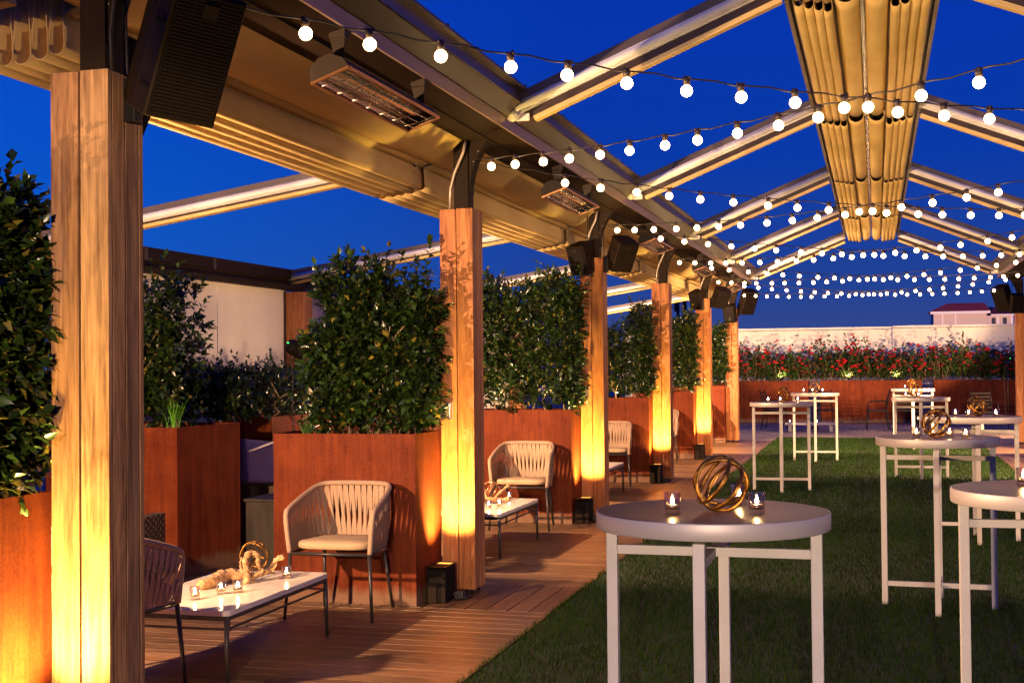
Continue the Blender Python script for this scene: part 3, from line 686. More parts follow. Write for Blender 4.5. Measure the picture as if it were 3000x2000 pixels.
FLOOD = (1, .62, .33)
def build_flood(label, x, y, z, aim, power, size=124, col=None):
    f = thing('flood_lamp', label, 'flood lamp', (x, y, 0), 0, 'flood lamps on thin poles')
    m = MB(); m.tube([(0, 0, 0), (0, 0, z - .09)], .009, 8); m.lathe([(.001, .012), (.11, .012), (.12, 0), (.001, 0)], 20); m.build('pole', 'blackm', f)
    d = (V(aim) - V((x, y, z))).normalized(); q = d.to_track_quat('Z', 'Y').to_matrix()
    m = MB(); prof = [(.001, -.12), (.05, -.12), (.062, -.09), (.066, .0), (.078, .005), (.078, .03), (.07, .03), (.066, .012), (.001, .012)]
    n = 18; vs = []
    for r, zz in prof:
        for k in range(n): a = 2 * PI * k / n; vs.append(q @ V((r * math.cos(a), r * math.sin(a), zz)) + V((0, 0, z)))
    m.add(vs, [(i * n + k, i * n + (k + 1) % n, (i + 1) * n + (k + 1) % n, (i + 1) * n + k) for i in range(len(prof) - 1) for k in range(n)], True)
    m.tube([(0, 0, z - .1), V((0, 0, z)) + q @ V((0, .075, -.05))], .008, 6); m.build('head', 'black', f)
    m = MB(); c = V((0, 0, z)) + q @ V((0, 0, .02)); vs = [q @ V((.064 * math.cos(2 * PI * k / n), .064 * math.sin(2 * PI * k / n), .02)) + V((0, 0, z)) for k in range(n)]
    m.add(vs, [tuple(range(n))]); m.build('lens', 'spotlens', f)
    m = MB(); m.box(V((0, 0, z)) + q @ V((.02, .02, -.123)), (.02, .006, .012), q); m.build('indicator', 'led', f)
    m = MB(); m.tube([V((0, 0, z)) + q @ V((0, 0, -.12)), (-.06, -.03, z - .2), (-.08, 0, z - .45), (-.05, 0, .5), (-.1, 0, .01)], .004, 6); m.build('cable', 'cable', f)
    lamp('flood', 'SPOT', (V((0, 0, z)) + q @ V((0, 0, .06))), power, col or FLOOD, f, V(aim) - V((x, y, 0)), size, .35, .035)
    return f
FP = 800
build_flood('black flood lamp on a thin pole between two hedges, green light on its back', -4.40, 9.55, 1.67, (-2.2, 12.3, .2), FP * 1.5)
build_flood('flood lamp on a pole hidden behind the weathered front post', -4.47, 4.14, 1.77, (-2.6, 7.6, .2), FP * 2.1, 138)  # lamp out of view, assumed from the shadows of table and chair
build_flood('flood lamp on a pole outside the picture, by the near end of the lawn', 0.35, -3.6, 1.40, (.25, 6.0, .90), FP * 3.0, 35, (1, .74, .54))  # unseen lamp added to light the table legs from the front
build_flood('narrow flood lamp on a pole outside the picture, turned up to the folded canvas', -4.6, -.5, 1.77, (-3.3, 4.5, 2.9), FP * .9, 24)  # unseen lamp added to brighten the near canvas loops
build_flood('narrow flood lamp on a pole outside the picture, turned to the weathered post', -.9, -1.2, 1.9, (-2.70, 4.1, 1.5), FP * 1.9, 26, (1, .70, .46))  # unseen lamp added to lighten the front of the weathered post
build_flood('flood lamp on a pole behind the broadleaf hedge, lighting the pale screen', -4.6, 11.7, 1.45, (-6.05, 11.2, 1.7), FP * .075, 140)  # lamp added out of sight to warm the screen fabric
build_flood('flood lamp on a pole behind the hedge of the third post', -4.47, 13.6, 1.7, (-2.0, 17.0, .2), FP * 1.5)  # unseen repeat lamp, assumed from the shadow edges in its bay
build_flood('flood lamp on a pole behind the hedge of the fourth post', -4.47, 17.9, 1.7, (-1.0, 22.5, .1), FP * 1.6)  # not seen either, assumed to repeat from bay to bay
build_flood('flood lamp on a pole behind the hedge of the fifth post', -4.3, 22.3, 1.7, (-.6, 29, .0), FP * 3.4)  # assumed repeat out of sight, strengthened to warm the far paving
build_flood('flood lamp on a pole outside the right of the picture, by the far tables', mx(-4.4), 17.9, 1.7, (.3, 21.5, .0), FP * 8, 80)  # unseen lamp added as a repeat, made strong to brighten the far turf
build_flood('flood lamp on a pole outside the right of the picture, by the lawn end', mx(-4.4), 22.5, 1.7, (-.3, 25.0, .0), FP * 7, 48)  # extra unseen lamp, added to brighten the far turf
build_flood('dark flood lamp on a thin pole before the right end of the rose hedge', 2.75, 30.3, 1.62, (.3, 34.5, 3.4), FP * 2.2, 72)
build_flood('flood lamp on a pole outside the right of the picture, by the far paving', 4.4, 27.6, 1.7, (-.2, 30.2, .0), FP * 1.6, 64)  # unseen lamp added so the far paving gets warm light
build_flood('flood lamp on a pole hidden behind the far end post', -3.7, 29.8, 1.62, (-1.4, 34.5, 3.4), FP * 2.2, 72)  # hidden lamp added to light the roses from the front
build_flood('flood lamp on a pole outside the right edge beside the front tables', mx(-4.4), 9.0, 1.7, (1.4, 13.5, .2), FP * .8)  # unseen mirror of a left-hand lamp, added for light from the right

# ------------------------------------------------------------------ planters, hedges
def build_planter(w, d, h=PH):
    m = MB(); t = .006
    m.box((0, -d / 2 + t / 2, h / 2), (w, t, h)); m.box((0, d / 2 - t / 2, h / 2), (w, t, h))
    m.box((-w / 2 + t / 2, 0, h / 2), (t, d - 2 * t - .001, h)); m.box((w / 2 - t / 2, 0, h / 2), (t, d - 2 * t - .001, h))
    return m
def planter(label, cx, cy, w, d, rz=0, h=PH, group='rust steel planters'):
    p = thing('planter', label, 'planter', (cx, cy, 0), rz, group)
    build_planter(w, d, h).build('steel_box', 'corten', p)
    m = MB(); n = 10
    vs = [((i / n - .5) * (w - .02), (j / 4 - .5) * (d - .02), h - .05 + rnd.uniform(-.02, .02)) for j in range(5) for i in range(n + 1)]
    m.add(vs, [(j * (n + 1) + i, j * (n + 1) + i + 1, (j + 1) * (n + 1) + i + 1, (j + 1) * (n + 1) + i) for j in range(4) for i in range(n)], True); m.build('soil', 'soil', p)
    return p
def leaves(c, d, nrm, L, W, cols):
    """leaf blades folded along the midrib; c base points, d axis, nrm face normal"""
    n = len(c); s = np.cross(d, nrm); s /= np.linalg.norm(s, axis=1)[:, None] + 1e-9; up = np.cross(s, d)
    L = L[:, None]; W = W[:, None]
    b = c; t = c + d * L - up * L * .12; l = c + d * L * .45 + s * W + up * W * .35; r = c + d * L * .45 - s * W + up * W * .35; m = c + d * L * .5
    v = np.stack([b, r, t, l, m], 1).reshape(-1, 3); i = np.arange(n)[:, None] * 5
    f = np.concatenate([i + np.array([[0, 1, 4]]), i + np.array([[1, 2, 4]]), i + np.array([[0, 4, 3]]), i + np.array([[4, 2, 3]])])
    return v, f, np.repeat(cols, 5, 0)
def hedge(label, cx, cy, w, d, z0, h, sprigs, seed, leaf=.058, group='hedges in the planters', holes=(), top=None, cat='hedge', yellow=.05, sparse=0., endfill=.12):
    g = np.random.default_rng(seed); rr = random.Random(seed)
    o = thing('hedge', label, cat, (cx, cy, z0), 0, group)
    topf = top or (lambda u: 1.)
    C = []; D = []; NN = []; LL = []; WW = []; CC = []
    ph = g.uniform(0, 6.3, 6)
    k = 0
    while k < sprigs:
        u = g.uniform(-.5, .5); ht = topf(u) * h * (1 + .06 * math.sin(9 * u + ph[0]) + .05 * math.sin(23 * u + ph[1]))
        # favour the outer faces
        q = g.random()
        v_ = (-.5 + .5 * g.random() ** 2.2) if q < .5 else g.uniform(-.5, .5)
        if g.random() < endfill: u = .5 - .12 * g.random()
        z = .05 + (ht - .05) * (g.random() ** .8)
        if sparse and g.random() < sparse * (z / h): continue
        if any(((u - a) / ra) ** 2 + ((z / h - b) / rb) ** 2 < 1 for a, b, ra, rb in holes): continue
        k += 1
        p = np.array([u * w, v_ * d, z]); out = np.array([g.normal(0, .7) + u * .8, v_ * 1.6 + g.normal(0, .5), g.normal(.5, .5)]); 
        if z > .8 * ht: out[2] += .7
        out /= np.linalg.norm(out); nl = g.integers(7, 13); ln = g.uniform(.07, .16) * (1.7 if z > .93 * ht and g.random() < .3 else 1)
        cc = g.uniform(.55, 1.35)
        for j in range(nl):
            t = (j + .5) / nl; a = j * 2.4 + g.uniform(-.3, .3)
            e1 = np.cross(out, [.3, .5, .8]); e1 /= np.linalg.norm(e1); e2 = np.cross(out, e1)
            side = e1 * math.cos(a) + e2 * math.sin(a); dd = side * (1 - .4 * t) + out * (.4 + .9 * t) + np.array([0, 0, -.15]); dd /= np.linalg.norm(dd)
            nn = out * .8 + np.array([0, 0, .9]) + g.normal(0, .45, 3)
            C.append(p + out * ln * t); D.append(dd); NN.append(nn / np.linalg.norm(nn)); s = leaf * g.uniform(.65, 1.15); LL.append(s); WW.append(s * g.uniform(.23, .34))
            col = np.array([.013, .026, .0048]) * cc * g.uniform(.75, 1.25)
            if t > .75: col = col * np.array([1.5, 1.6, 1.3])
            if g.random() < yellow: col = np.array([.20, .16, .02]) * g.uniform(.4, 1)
            CC.append(col)
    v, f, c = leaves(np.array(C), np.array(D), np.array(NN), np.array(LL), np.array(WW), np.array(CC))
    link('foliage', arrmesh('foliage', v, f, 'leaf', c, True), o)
    for tk in range(max(3, int(w * 5))):
        x = g.uniform(-.42, .42) * w; y = g.uniform(-.5, -.12) * d; m = MB()
        pts = [V((x, y, -.02))]; hh = h * rr.uniform(.55, .92) * topf(x / w)
        for j in range(1, 7): pts.append(V((x + rr.uniform(-.05, .05) + .03 * j * math.sin(tk), y + rr.uniform(-.06, .03), hh * j / 6)))
        m.tube(pts, [.012 - .0012 * j for j in range(7)], 6)
        for b in range(4):
            q = pts[rr.randint(1, 5)]; e = q + V((rr.uniform(-.2, .2), rr.uniform(-.16, .02), rr.uniform(.1, .25))); m.tube([q, (q + e) / 2 + V((0, -.01, .02)), e], [.006, .004, .002], 5)
        m.build('stem', 'stem', o)
    return o
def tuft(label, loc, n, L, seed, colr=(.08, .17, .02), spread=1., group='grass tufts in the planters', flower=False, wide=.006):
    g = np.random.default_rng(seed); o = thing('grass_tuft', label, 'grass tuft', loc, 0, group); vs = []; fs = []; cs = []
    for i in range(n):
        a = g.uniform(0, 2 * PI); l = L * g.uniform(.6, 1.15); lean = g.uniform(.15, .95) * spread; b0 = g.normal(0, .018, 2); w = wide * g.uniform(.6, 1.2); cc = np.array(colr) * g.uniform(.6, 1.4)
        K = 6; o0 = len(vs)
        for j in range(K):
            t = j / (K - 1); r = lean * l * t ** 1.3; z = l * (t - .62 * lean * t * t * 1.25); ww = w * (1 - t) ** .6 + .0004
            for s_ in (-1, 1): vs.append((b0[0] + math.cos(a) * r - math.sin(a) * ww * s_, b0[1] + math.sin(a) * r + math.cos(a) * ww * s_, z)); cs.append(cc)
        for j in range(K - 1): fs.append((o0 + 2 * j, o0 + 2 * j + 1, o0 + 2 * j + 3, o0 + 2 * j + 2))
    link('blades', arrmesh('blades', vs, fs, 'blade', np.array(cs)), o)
    if flower:
        m = MB(); m.tube([(0, 0, 0), (.005, -.01, L * .8)], .002, 5)
        for j in range(26): m.sphere((.005 + rnd.uniform(-.006, .006), -.01 + rnd.uniform(-.006, .006), L * .62 + j * .0035), .004, 5, 4, mat=1, col=(.5, .4, .05))
        m.build('flower_spike', ['blade', 'blade'], o)
    return o
PLX, PLW, PLD = -3.37, 1.0, .51
PLF = [YN[0] - .5, 7.95, 12.40, 16.92, 21.24, 25.70]   # front faces of the planters, as set out
def pl_y(i): return PLF[i] + PLD / 2
PLL = ['rust planter at the left picture edge behind the weathered post', 'rust planter behind the nearest full beige chair, its right side glowing orange', 'rust planter behind the second beige chair', 'rust planter at the fourth post',
       'rust planter at the fifth post', 'dark rust planter at the far end post']
for i in range(6): planter(PLL[i], PLX, pl_y(i), PLW, PLD)
HDL = ['tall dark hedge at the left picture edge', 'tall broadleaf hedge with bare leafy tips, beside the flood lamp', 'dense square-topped hedge with pale twigs between the second and third posts', 'looser hedge with long pale branches behind the fourth post',
       'small hedge behind the fifth post', 'hedge sliver behind the far end post']
hedge(HDL[0], -3.475, pl_y(0) + .04, 1.06, .48, PH - .04, 1.0, 5200, 5, .06, yellow=.12, endfill=.5)
def topA(u): return .62 if u < -.47 else .98 if u < -.17 else .80 if u < -.08 else .93 if u < .16 else .86 - .25 * (u - .16)
hedge(HDL[1], -3.265, pl_y(1) + .07, .79, .38, PH - .04, 1.12, 1500, 8, .066, top=topA, holes=((-.44, .80, .05, .14), (-.10, .92, .04, .10)), sparse=.25)
hedge(HDL[2], -3.35, pl_y(2), 1.02, .5, PH - .04, 1.22, 2200, 9, .056, yellow=.06)
hedge(HDL[3], -3.36, pl_y(3), 1.0, .46, PH - .04, 1.17, 1200, 14, .06, top=lambda u: .72 + .5 * max(0, u + .15) if u < .3 else 1., sparse=.45, yellow=.1)
hedge(HDL[4], -3.36, pl_y(4), 1.0, .46, PH - .04, 1.15, 1300, 15, .06, yellow=.1)
hedge(HDL[5], -3.36, pl_y(5), 1.0, .46, PH - .04, 1.13, 800, 16, .07)
planter('dark rust planter between the weathered post and the black metal cabinet', -5.55, 9.12, 1.2, .86, -.08)
hedge('tall leafy hedge just right of the weathered post, before the pale screen', -5.64, 9.05, 1.0, .5, PH - .04, 1.0, 1300, 21, .064, top=lambda u: .78 + .22 * math.cos(4.5 * u) if u < .28 else 1.05, holes=((.16, .92, .10, .14), (.34, .55, .08, .1)))
planter('long low rust planter along the screen wall, orange lit', -5.42, 12.4, .5, 3.6)
hedge('low clipped hedge before the pale screen wall', -5.42, 11.7, .5, 3.8, PH - .04, .40, 1700, 22, .05)
tuft('bright green grass tuft in the dark planter right of the weathered post', (-5.07, 8.76, PH - .03), 34, .28, 1, (.10, .30, .02), .5)
tuft('dark grass tuft at the left end of the hedge planter behind the nearest chair', (-3.66, 8.06, PH - .03), 60, .2, 2, (.05, .11, .025), .9)
tuft('yellow-lit drooping strap leaves over the rim of the left edge planter', (-2.97, 3.68, PH - .02), 26, .3, 3, (.30, .24, .04), 1.25, wide=.007)  # yellow of the uplight put into the leaf colour
tuft('strap-leaved plant with a small yellow flower spike at the left edge', (-2.95, 3.86, PH - .02), 36, .22, 4, (.12, .13, .03), 1.15, flower=True)
def twigs(label, x0, x1, y, seed):
    g = random.Random(seed); o = thing('dry_grass', label, 'dry grass', (x0, y, PH - .03), 0, 'dry stems over the planter rims'); m = MB()
    for i in range(26):
        x = g.uniform(0, x1 - x0); a = V((x, g.uniform(.02, .1), 0)); b = a + V((g.uniform(-.06, .06), -.06, g.uniform(.02, .09))); c = b + V((g.uniform(-.05, .05), -.05, -g.uniform(.02, .13)))
        m.tube([a, b, c], [.003, .0022, .001], 4)
    m.build('stems', 'stem', o)
twigs('dry pale stems hanging over the rim of the dark planter', -5.3, -5.0, 8.78, 3)
twigs('dry stems at the foot of the hedge behind the nearest chair', -3.4, -2.95, 8.05, 4)
# little lamps inside the planters
def build_spike(label, x, y, z, aim, power):
    o = thing('planter_spotlight', label, 'spotlight', (x, y, z), 0, 'small spotlights in the planters')
    m = MB(); m.tube([(0, 0, -.1), (0, 0, .03)], .006, 6); m.lathe([(.001, .02), (.024, .02), (.03, .07), (.026, .07), (.02, .045), (.001, .045)], 12); m.build('body', 'black', o)
    m = MB(); m.lathe([(.001, .066), (.024, .066)], 12); m.build('lens', 'spotlens', o)
    lamp('spike_lamp', 'SPOT', (0, 0, .09), power, (1, .72, .36), o, aim, 120, .6, .02)
for n_, (x, y) in enumerate([(-3.62, PLF[2] + .07), (-3.1, PLF[2] + .07), (-3.3, PLF[3] + .07), (-3.3, PLF[4] + .07)]):
    build_spike(['left of two small lit spotlights in the square hedge planter', 'right of two small lit spotlights in the square hedge planter', 'small lit spotlight under the loose hedge of the fourth post', 'small lit spotlight under the hedge of the fifth post'][n_], x, y, PH - .02, (.05, .25, 1), 22)

# ------------------------------------------------------------------ outlet covers
def build_outlet():
    o = bpy.data.objects.new('outlet_cover', None); COL.objects.link(o)
    m = MB(); m.box((0, -.004, 0), (.075, .008, .12), ch=.002); m.build('plate', 'conduit', o)
    m = MB(); m.box((0, -.012, 0), (.036, .01, .07), ch=.003); m.box((-.006, -.018, .015), (.003, .002, .01), mat=1); m.box((.006, -.018, .015), (.003, .002, .01), mat=1); m.build('socket', ['outlet', 'blackm'], o)
    m = MB(); m.box((0, -.03, 0), (.072, .05, .118), ch=.01); m.build('clear_lid', 'plate', o)
    return o
o0 = build_outlet(); o0.location = (XR - .185, YN[1] - .001, 1.237); tag(o0, 'clear weatherproof outlet cover on the post beside the nearest full chair', 'outlet cover', 'outlet covers on the posts')
dup(o0, (XR - .185, YN[2] - .001, 1.265), 0, 'clear weatherproof outlet cover on the third post'); dup(o0, (XR - .19, YN[4] - .001, 1.255), 0, 'small clear outlet cover on the fifth post')

# ------------------------------------------------------------------ rope chairs
def resample(pts, n):
    pts = [V(p) for p in pts]; L = [0]
    for a, b in zip(pts, pts[1:]): L.append(L[-1] + (b - a).length)
    out = []
    for i in range(n):
        s = L[-1] * i / (n - 1); j = max(k for k in range(len(L)) if L[k] <= s + 1e-9); j = min(j, len(pts) - 2)
        out.append(pts[j].lerp(pts[j + 1], (s - L[j]) / max(L[j + 1] - L[j], 1e-9)))
    return out
def smoothc(pts, it=2):
    for _ in range(it):
        q = [pts[0]]
        for a, b in zip(pts, pts[1:]): q += [V(a).lerp(V(b), .25), V(a).lerp(V(b), .75)]
        q.append(pts[-1]); pts = q
    return pts
def build_chair():
    c = bpy.data.objects.new('rope_armchair', None); COL.objects.link(c)
    half = [(.262, -.235, .405), (.285, -.25, .64), (.283, -.20, .672), (.272, .06, .745), (.245, .19, .785), (.17, .235, .795)]
    full = [V(p) for p in half] + [V((-x, y, z)) for x, y, z in half[::-1]]
    top = smoothc(full, 2)
    lowh = [(.262, -.235, .412), (.255, .05, .412), (.235, .15, .412), (.16, .195, .412)]
    low = smoothc([V(p) for p in lowh] + [V((-x, y, z)) for x, y, z in lowh[::-1]], 2)
    m = MB(); m.tube(top, .0165, 8)
    for p in resample(top[3:-3], 64):   # the wound cord shows as ribs
        pass
    m.build('top_rail', 'rope', c)
    m = MB(); NS = 38
    T = resample(top[4:-4], 240); Lw = resample(low[1:-1], 240)
    def strap(s0, s1, off):
        n = 8; A = T[min(239, max(0, int(s0 * 239)))]; B = Lw[min(239, max(0, int(s1 * 239)))]
        i0 = min(238, max(1, int(s0 * 239))); tang = (T[i0 + 1] - T[i0 - 1]).normalized(); j0 = min(238, max(1, int(s1 * 239))); tb = (Lw[j0 + 1] - Lw[j0 - 1]).normalized()
        vs = []
        for k in range(n + 1):
            t = k / n; p = A.lerp(B, t); d = tang.lerp(tb, t).normalized(); w = .0105
            nrm = V((p.x, p.y + .1, 0)).normalized(); p = p + nrm * off * math.sin(PI * t) + nrm * .012 * math.sin(PI * t) ** .5
            vs += [p - d * w, p + d * w]
        m.add(vs, [(2 * k, 2 * k + 1, 2 * k + 3, 2 * k + 2) for k in range(n)], True)
        m.add([v + (V((v[0], v[1] + .1, 0)).normalized() * .003) for v in vs], [(2 * k, 2 * k + 2, 2 * k + 3, 2 * k + 1) for k in range(n)], True)
    for k in range(NS):
        s = (k + .5) / NS
        strap(s - .010, s + .012, .004); strap(s + .010, s - .012, -.004)
    m.build('webbing', 'rope', c)
    m = MB(); fr = [V((.258, -.238, .40)), V((.258, .06, .40)), V((.19, .19, .40)), V((-.19, .19, .40)), V((-.258, .06, .40)), V((-.258, -.238, .40))]
    m.tube(fr, .011, 8, closed=True); m.build('seat_frame', 'dark_leg', c)
    for sx in (-1, 1):
        m = MB(); m.tube([(sx * .258, -.235, .40), (sx * .285, -.265, 0)], [.013, .0095], 8); m.build('leg', 'dark_leg', c)
        m = MB(); m.tube([(sx * .2, .17, .40), (sx * .235, .245, 0)], [.013, .0095], 8); m.build('leg', 'dark_leg', c)
    m = MB(); n = 24; vs = []; outl = []
    for i in range(n):
        a = 2 * PI * i / n; ca, sa = math.cos(a), math.sin(a); e = .45
        outl.append((.243 * abs(ca) ** e * (1 if ca > 0 else -1) * (1 - .1 * max(0, sa)), -.03 + .205 * abs(sa) ** e * (1 if sa > 0 else -1)))
    lev = [(.95, .426), (1., .434), (1.0, .458), (.96, .470), (.5, .477), (.01, .479)]
    for s_, z in lev: vs += [(x * s_, -.03 + (y + .03) * s_, z) for x, y in outl]
    m.add(vs, [(j * n + i, j * n + (i + 1) % n, (j + 1) * n + (i + 1) % n, (j + 1) * n + i) for j in range(len(lev) - 1) for i in range(n)], True); m.build('cushion', 'cushion', c)
    return c
ch = build_chair(); CHG = 'beige rope armchairs on the deck'
ch.location = (-3.235, 7.63, 0); ch.rotation_euler = (0, 0, .02); tag(ch, 'beige rope armchair standing before the planter at the second post, nearest full chair', 'chair', CHG)
dup(ch, (-3.245, 12.03, 0), .06, 'beige rope armchair between the second and third posts, behind a marble table', CHG)
dup(ch, (-3.31, 16.52, 0), .08, 'beige rope armchair half hidden by the third post', CHG)
dup(ch, (-3.36, 20.95, 0), .02, 'beige rope armchair edge just right of the fourth post', CHG)
dup(ch, (-3.40, 25.2, 0), .0, 'beige rope armchair hidden behind the fifth post', CHG)
dup(ch, (-3.58, 5.50, 0), PI - .16, 'beige rope armchair seen from behind, cut off by the weathered post', CHG)
dup(ch, (-3.62, 9.72, 0), PI, 'beige rope armchair hidden behind the second post', CHG)

# ------------------------------------------------------------------ coffee tables and their things
def build_coffee():
    t = bpy.data.objects.new('coffee_table', None); COL.objects.link(t); w, l, h = .65, 1.22, .36
    m = MB(); bm = []
    r = .035; pts = []
    for cx, cy, a0 in ((w / 2 - r, l / 2 - r, 0), (-w / 2 + r, l / 2 - r, 90), (-w / 2 + r, -l / 2 + r, 180), (w / 2 - r, -l / 2 + r, 270)):
        for k in range(6): a = math.radians(a0 + k * 18); pts.append((cx + r * math.cos(a), cy + r * math.sin(a)))
    n = len(pts); lv = [(1, h - .026), (1, h - .003), (.995, h)]
    vs = [(x * s_, y * s_, z) for s_, z in lv for x, y in pts]
    m.add(vs, [(j * n + i, j * n + (i + 1) % n, (j + 1) * n + (i + 1) % n, (j + 1) * n + i) for j in range(2) for i in range(n)] + [tuple(range(n))[::-1], tuple(range(2 * n, 3 * n))]); m.build('marble_top', 'marble', t)
    m = MB(); a, b = w / 2 - .018, l / 2 - .018
    for z in (h - .038, h - .092):
        k = .024 if z > h - .05 else .010
        for p, q in (((-a, -b), (a, -b)), ((a, -b), (a, b)), ((a, b), (-a, b)), ((-a, b), (-a, -b))): m.bar((*p, z), (*q, z), k * .8, k)
    m.build('frame', 'dark_leg', t)
    for sx in (-1, 1):
        for sy in (-1, 1):
            m = MB(); m.tube([(sx * a, sy * b, h - .03), (sx * (a + .006), sy * (b + .006), 0)], [.013, .010], 10); m.build('leg', 'dark_leg', t)
    return t
ct = build_coffee(); ct.location = (-3.375, 6.37, 0); tag(ct, 'low marble-topped table with gold orb and driftwood, nearest on the deck', 'coffee table', 'marble coffee tables')
dup(ct, (-3.225, 10.63, 0), 0, 'low marble-topped table right of the second post', 'marble coffee tables')
dup(ct, (-3.28, 15.0, 0), 0, 'low marble-topped table corner just right of the third post', 'marble coffee tables')
def build_votive():
    v = bpy.data.objects.new('votive_candle', None); COL.objects.link(v)
    m = MB(); m.lathe([(.001, 0), (.0245, 0), (.0275, .068), (.0255, .0685), (.0228, .016), (.001, .013)], 20); m.build('glass', 'glass', v)
    m = MB(); m.lathe([(.001, .0165), (.019, .0165), (.0195, .031), (.0185, .031), (.0185, .028)], 16, mat=1); m.lathe([(.0184, .028), (.001, .0285)], 16, mat=0); m.tube([(0, 0, .028), (.001, 0, .036)], .0009, 4, mat=2); m.build('tealight', ['wax', 'tin', 'blackm'], v)
    m = MB(); m.lathe([(.0003, .031), (.004, .036), (.0055, .0405), (.004, .048), (.0018, .055), (.0003, .061)], 10); m.build('flame', 'flame', v)
    return v
vt = build_votive(); VUSED = []
def votive(x, y, z, label, group='votive candles on the tables'):
    if not VUSED: vt.location = (x, y, z); tag(vt, label, 'candle', group); VUSED.append(1); return vt
    return dup(vt, (x, y, z), rnd.uniform(0, 6), label, group)
def build_orb(r, wire, seed, n=5, mat='gold'):
    """ring ball: n nearly round rings fused where they cross"""
    g = random.Random(seed); o = bpy.data.objects.new('gold_orb', None); COL.objects.link(o)
    ax = [((.30, -.93, .12), .10), ((-.12, -.90, -.42), -.12), ((.74, .42, -.52), .16), ((.80, .30, -.50), -.30), ((.25, -.30, .92), -.45)][:n]
    for k, (a, of) in enumerate(ax):
        a = V(a).normalized(); u = a.orthogonal().normalized(); w = a.cross(u); off = a * r * of; rr = math.sqrt(r * r - off.length_squared) * .97
        m = MB(); pts = [off + (u * math.cos(2 * PI * i / 40) + w * math.sin(2 * PI * i / 40)) * rr * (1 + .03 * math.sin(4 * PI * i / 40 + k * 2)) + V((0, 0, r)) for i in range(40)]
        m.tube(pts, [wire * (1 + .18 * math.sin(i * .9 + k)) for i in range(40)], 8, closed=True); m.build('ring', mat, o)
    return o
def driftwood(label, loc, limbs, seed):
    g = random.Random(seed); o = thing('driftwood', label, 'driftwood', loc, 0, 'driftwood on the marble tables'); m = MB()
    for pts, r0, r1 in limbs:
        p = smoothc([V(q) for q in pts], 2); p = resample(p, max(10, len(p)))
        n = len(p); rs = [(r0 + (r1 - r0) * i / (n - 1)) * g.uniform(.78, 1.25) for i in range(n)]
        p = [q + V((g.uniform(-.004, .004), g.uniform(-.004, .004), g.uniform(-.003, .004))) for q in p]; m.tube(p, rs, 9)
        for e in (0, n - 1):
            m.sphere(p[e], rs[e] * 1.12, 9, 6)
    b = m.build('branch', 'drift', o); return o
# nearest marble table
zt = .36
for (x, y), lb in zip([(-3.375, 6.02), (-3.32, 6.195), (-3.257, 6.26), (-3.205, 6.74)], ['votive candle nearest the chair back on the nearest marble table', 'votive candle left of the pair before the driftwood', 'votive candle right of the pair before the driftwood', 'votive candle alone at the far right end of the nearest marble table']): votive(x, y, zt, lb)
ob = build_orb(.083, .0042, 4, 5); ob.location = (-3.435, 6.80, zt + .025); tag(ob, 'thin bright gold wire orb behind the driftwood on the nearest marble table', 'orb ornament', 'gold orb ornaments')
driftwood('pale twisted driftwood lying across the nearest marble table', (-3.4, 6.5, zt), [
    ([(-.085, -.20, .022), (-.06, -.13, .03), (-.09, -.04, .035), (-.05, .03, .04), (0, .06, .03), (.04, .1, .03)], .032, .022),
    ([(-.10, .04, .03), (-.06, .10, .05), (-.03, .05, .04)], .028, .02),
    ([(.06, .02, .018), (.055, .03, .07), (.04, .05, .12), (.045, .06, .155), (.075, .07, .165), (.10, .09, .15), (.095, .09, .11), (.10, .10, .075)], .022, .010),
    ([(.05, .08, .03), (.09, .16, .035), (.11, .23, .05), (.12, .25, .09), (.135, .27, .115), (.15, .28, .105)], .017, .013),
    ([(.03, .03, .05), (-.01, .08, .08), (-.02, .12, .13)], .011, .005), ([(.09, .2, .04), (.14, .2, .03)], .010, .005),
    ([(.06, .04, .02), (.1, .08, .045), (.12, .1, .06)], .014, .009)], 3)
# second marble table
for (x, y), lb in zip([(-3.10, 10.36), (-3.05, 10.5), (-3.14, 11.12)], ['left votive candle on the marble table right of the second post', 'middle votive candle on the marble table right of the second post', 'far votive candle on the marble table right of the second post']): votive(x, y, zt, lb)
driftwood('pale branching driftwood on the second marble table', (-3.2, 10.75, zt), [
    ([(-.14, -.1, .03), (-.05, 0, .035), (.05, .05, .03), (.14, .06, .03)], .026, .018), ([(-.04, 0, .03), (-.05, .02, .1), (-.09, .03, .15), (-.08, .04, .2)], .014, .008),
    ([(.02, .04, .03), (.05, .1, .08), (.09, .16, .12), (.11, .17, .14)], .014, .012), ([(-.1, -.05, .03), (-.13, 0, .09), (-.16, .02, .12)], .012, .006)], 5)
ob2 = build_orb(.085, .0035, 9, 4, 'copper'); ob2.location = (-3.27, 11.0, zt); tag(ob2, 'thin copper wire orb behind driftwood on the second marble table', 'orb ornament', 'gold orb ornaments')
votive(-3.12, 14.75, zt, 'votive candle on the marble table corner by the third post')

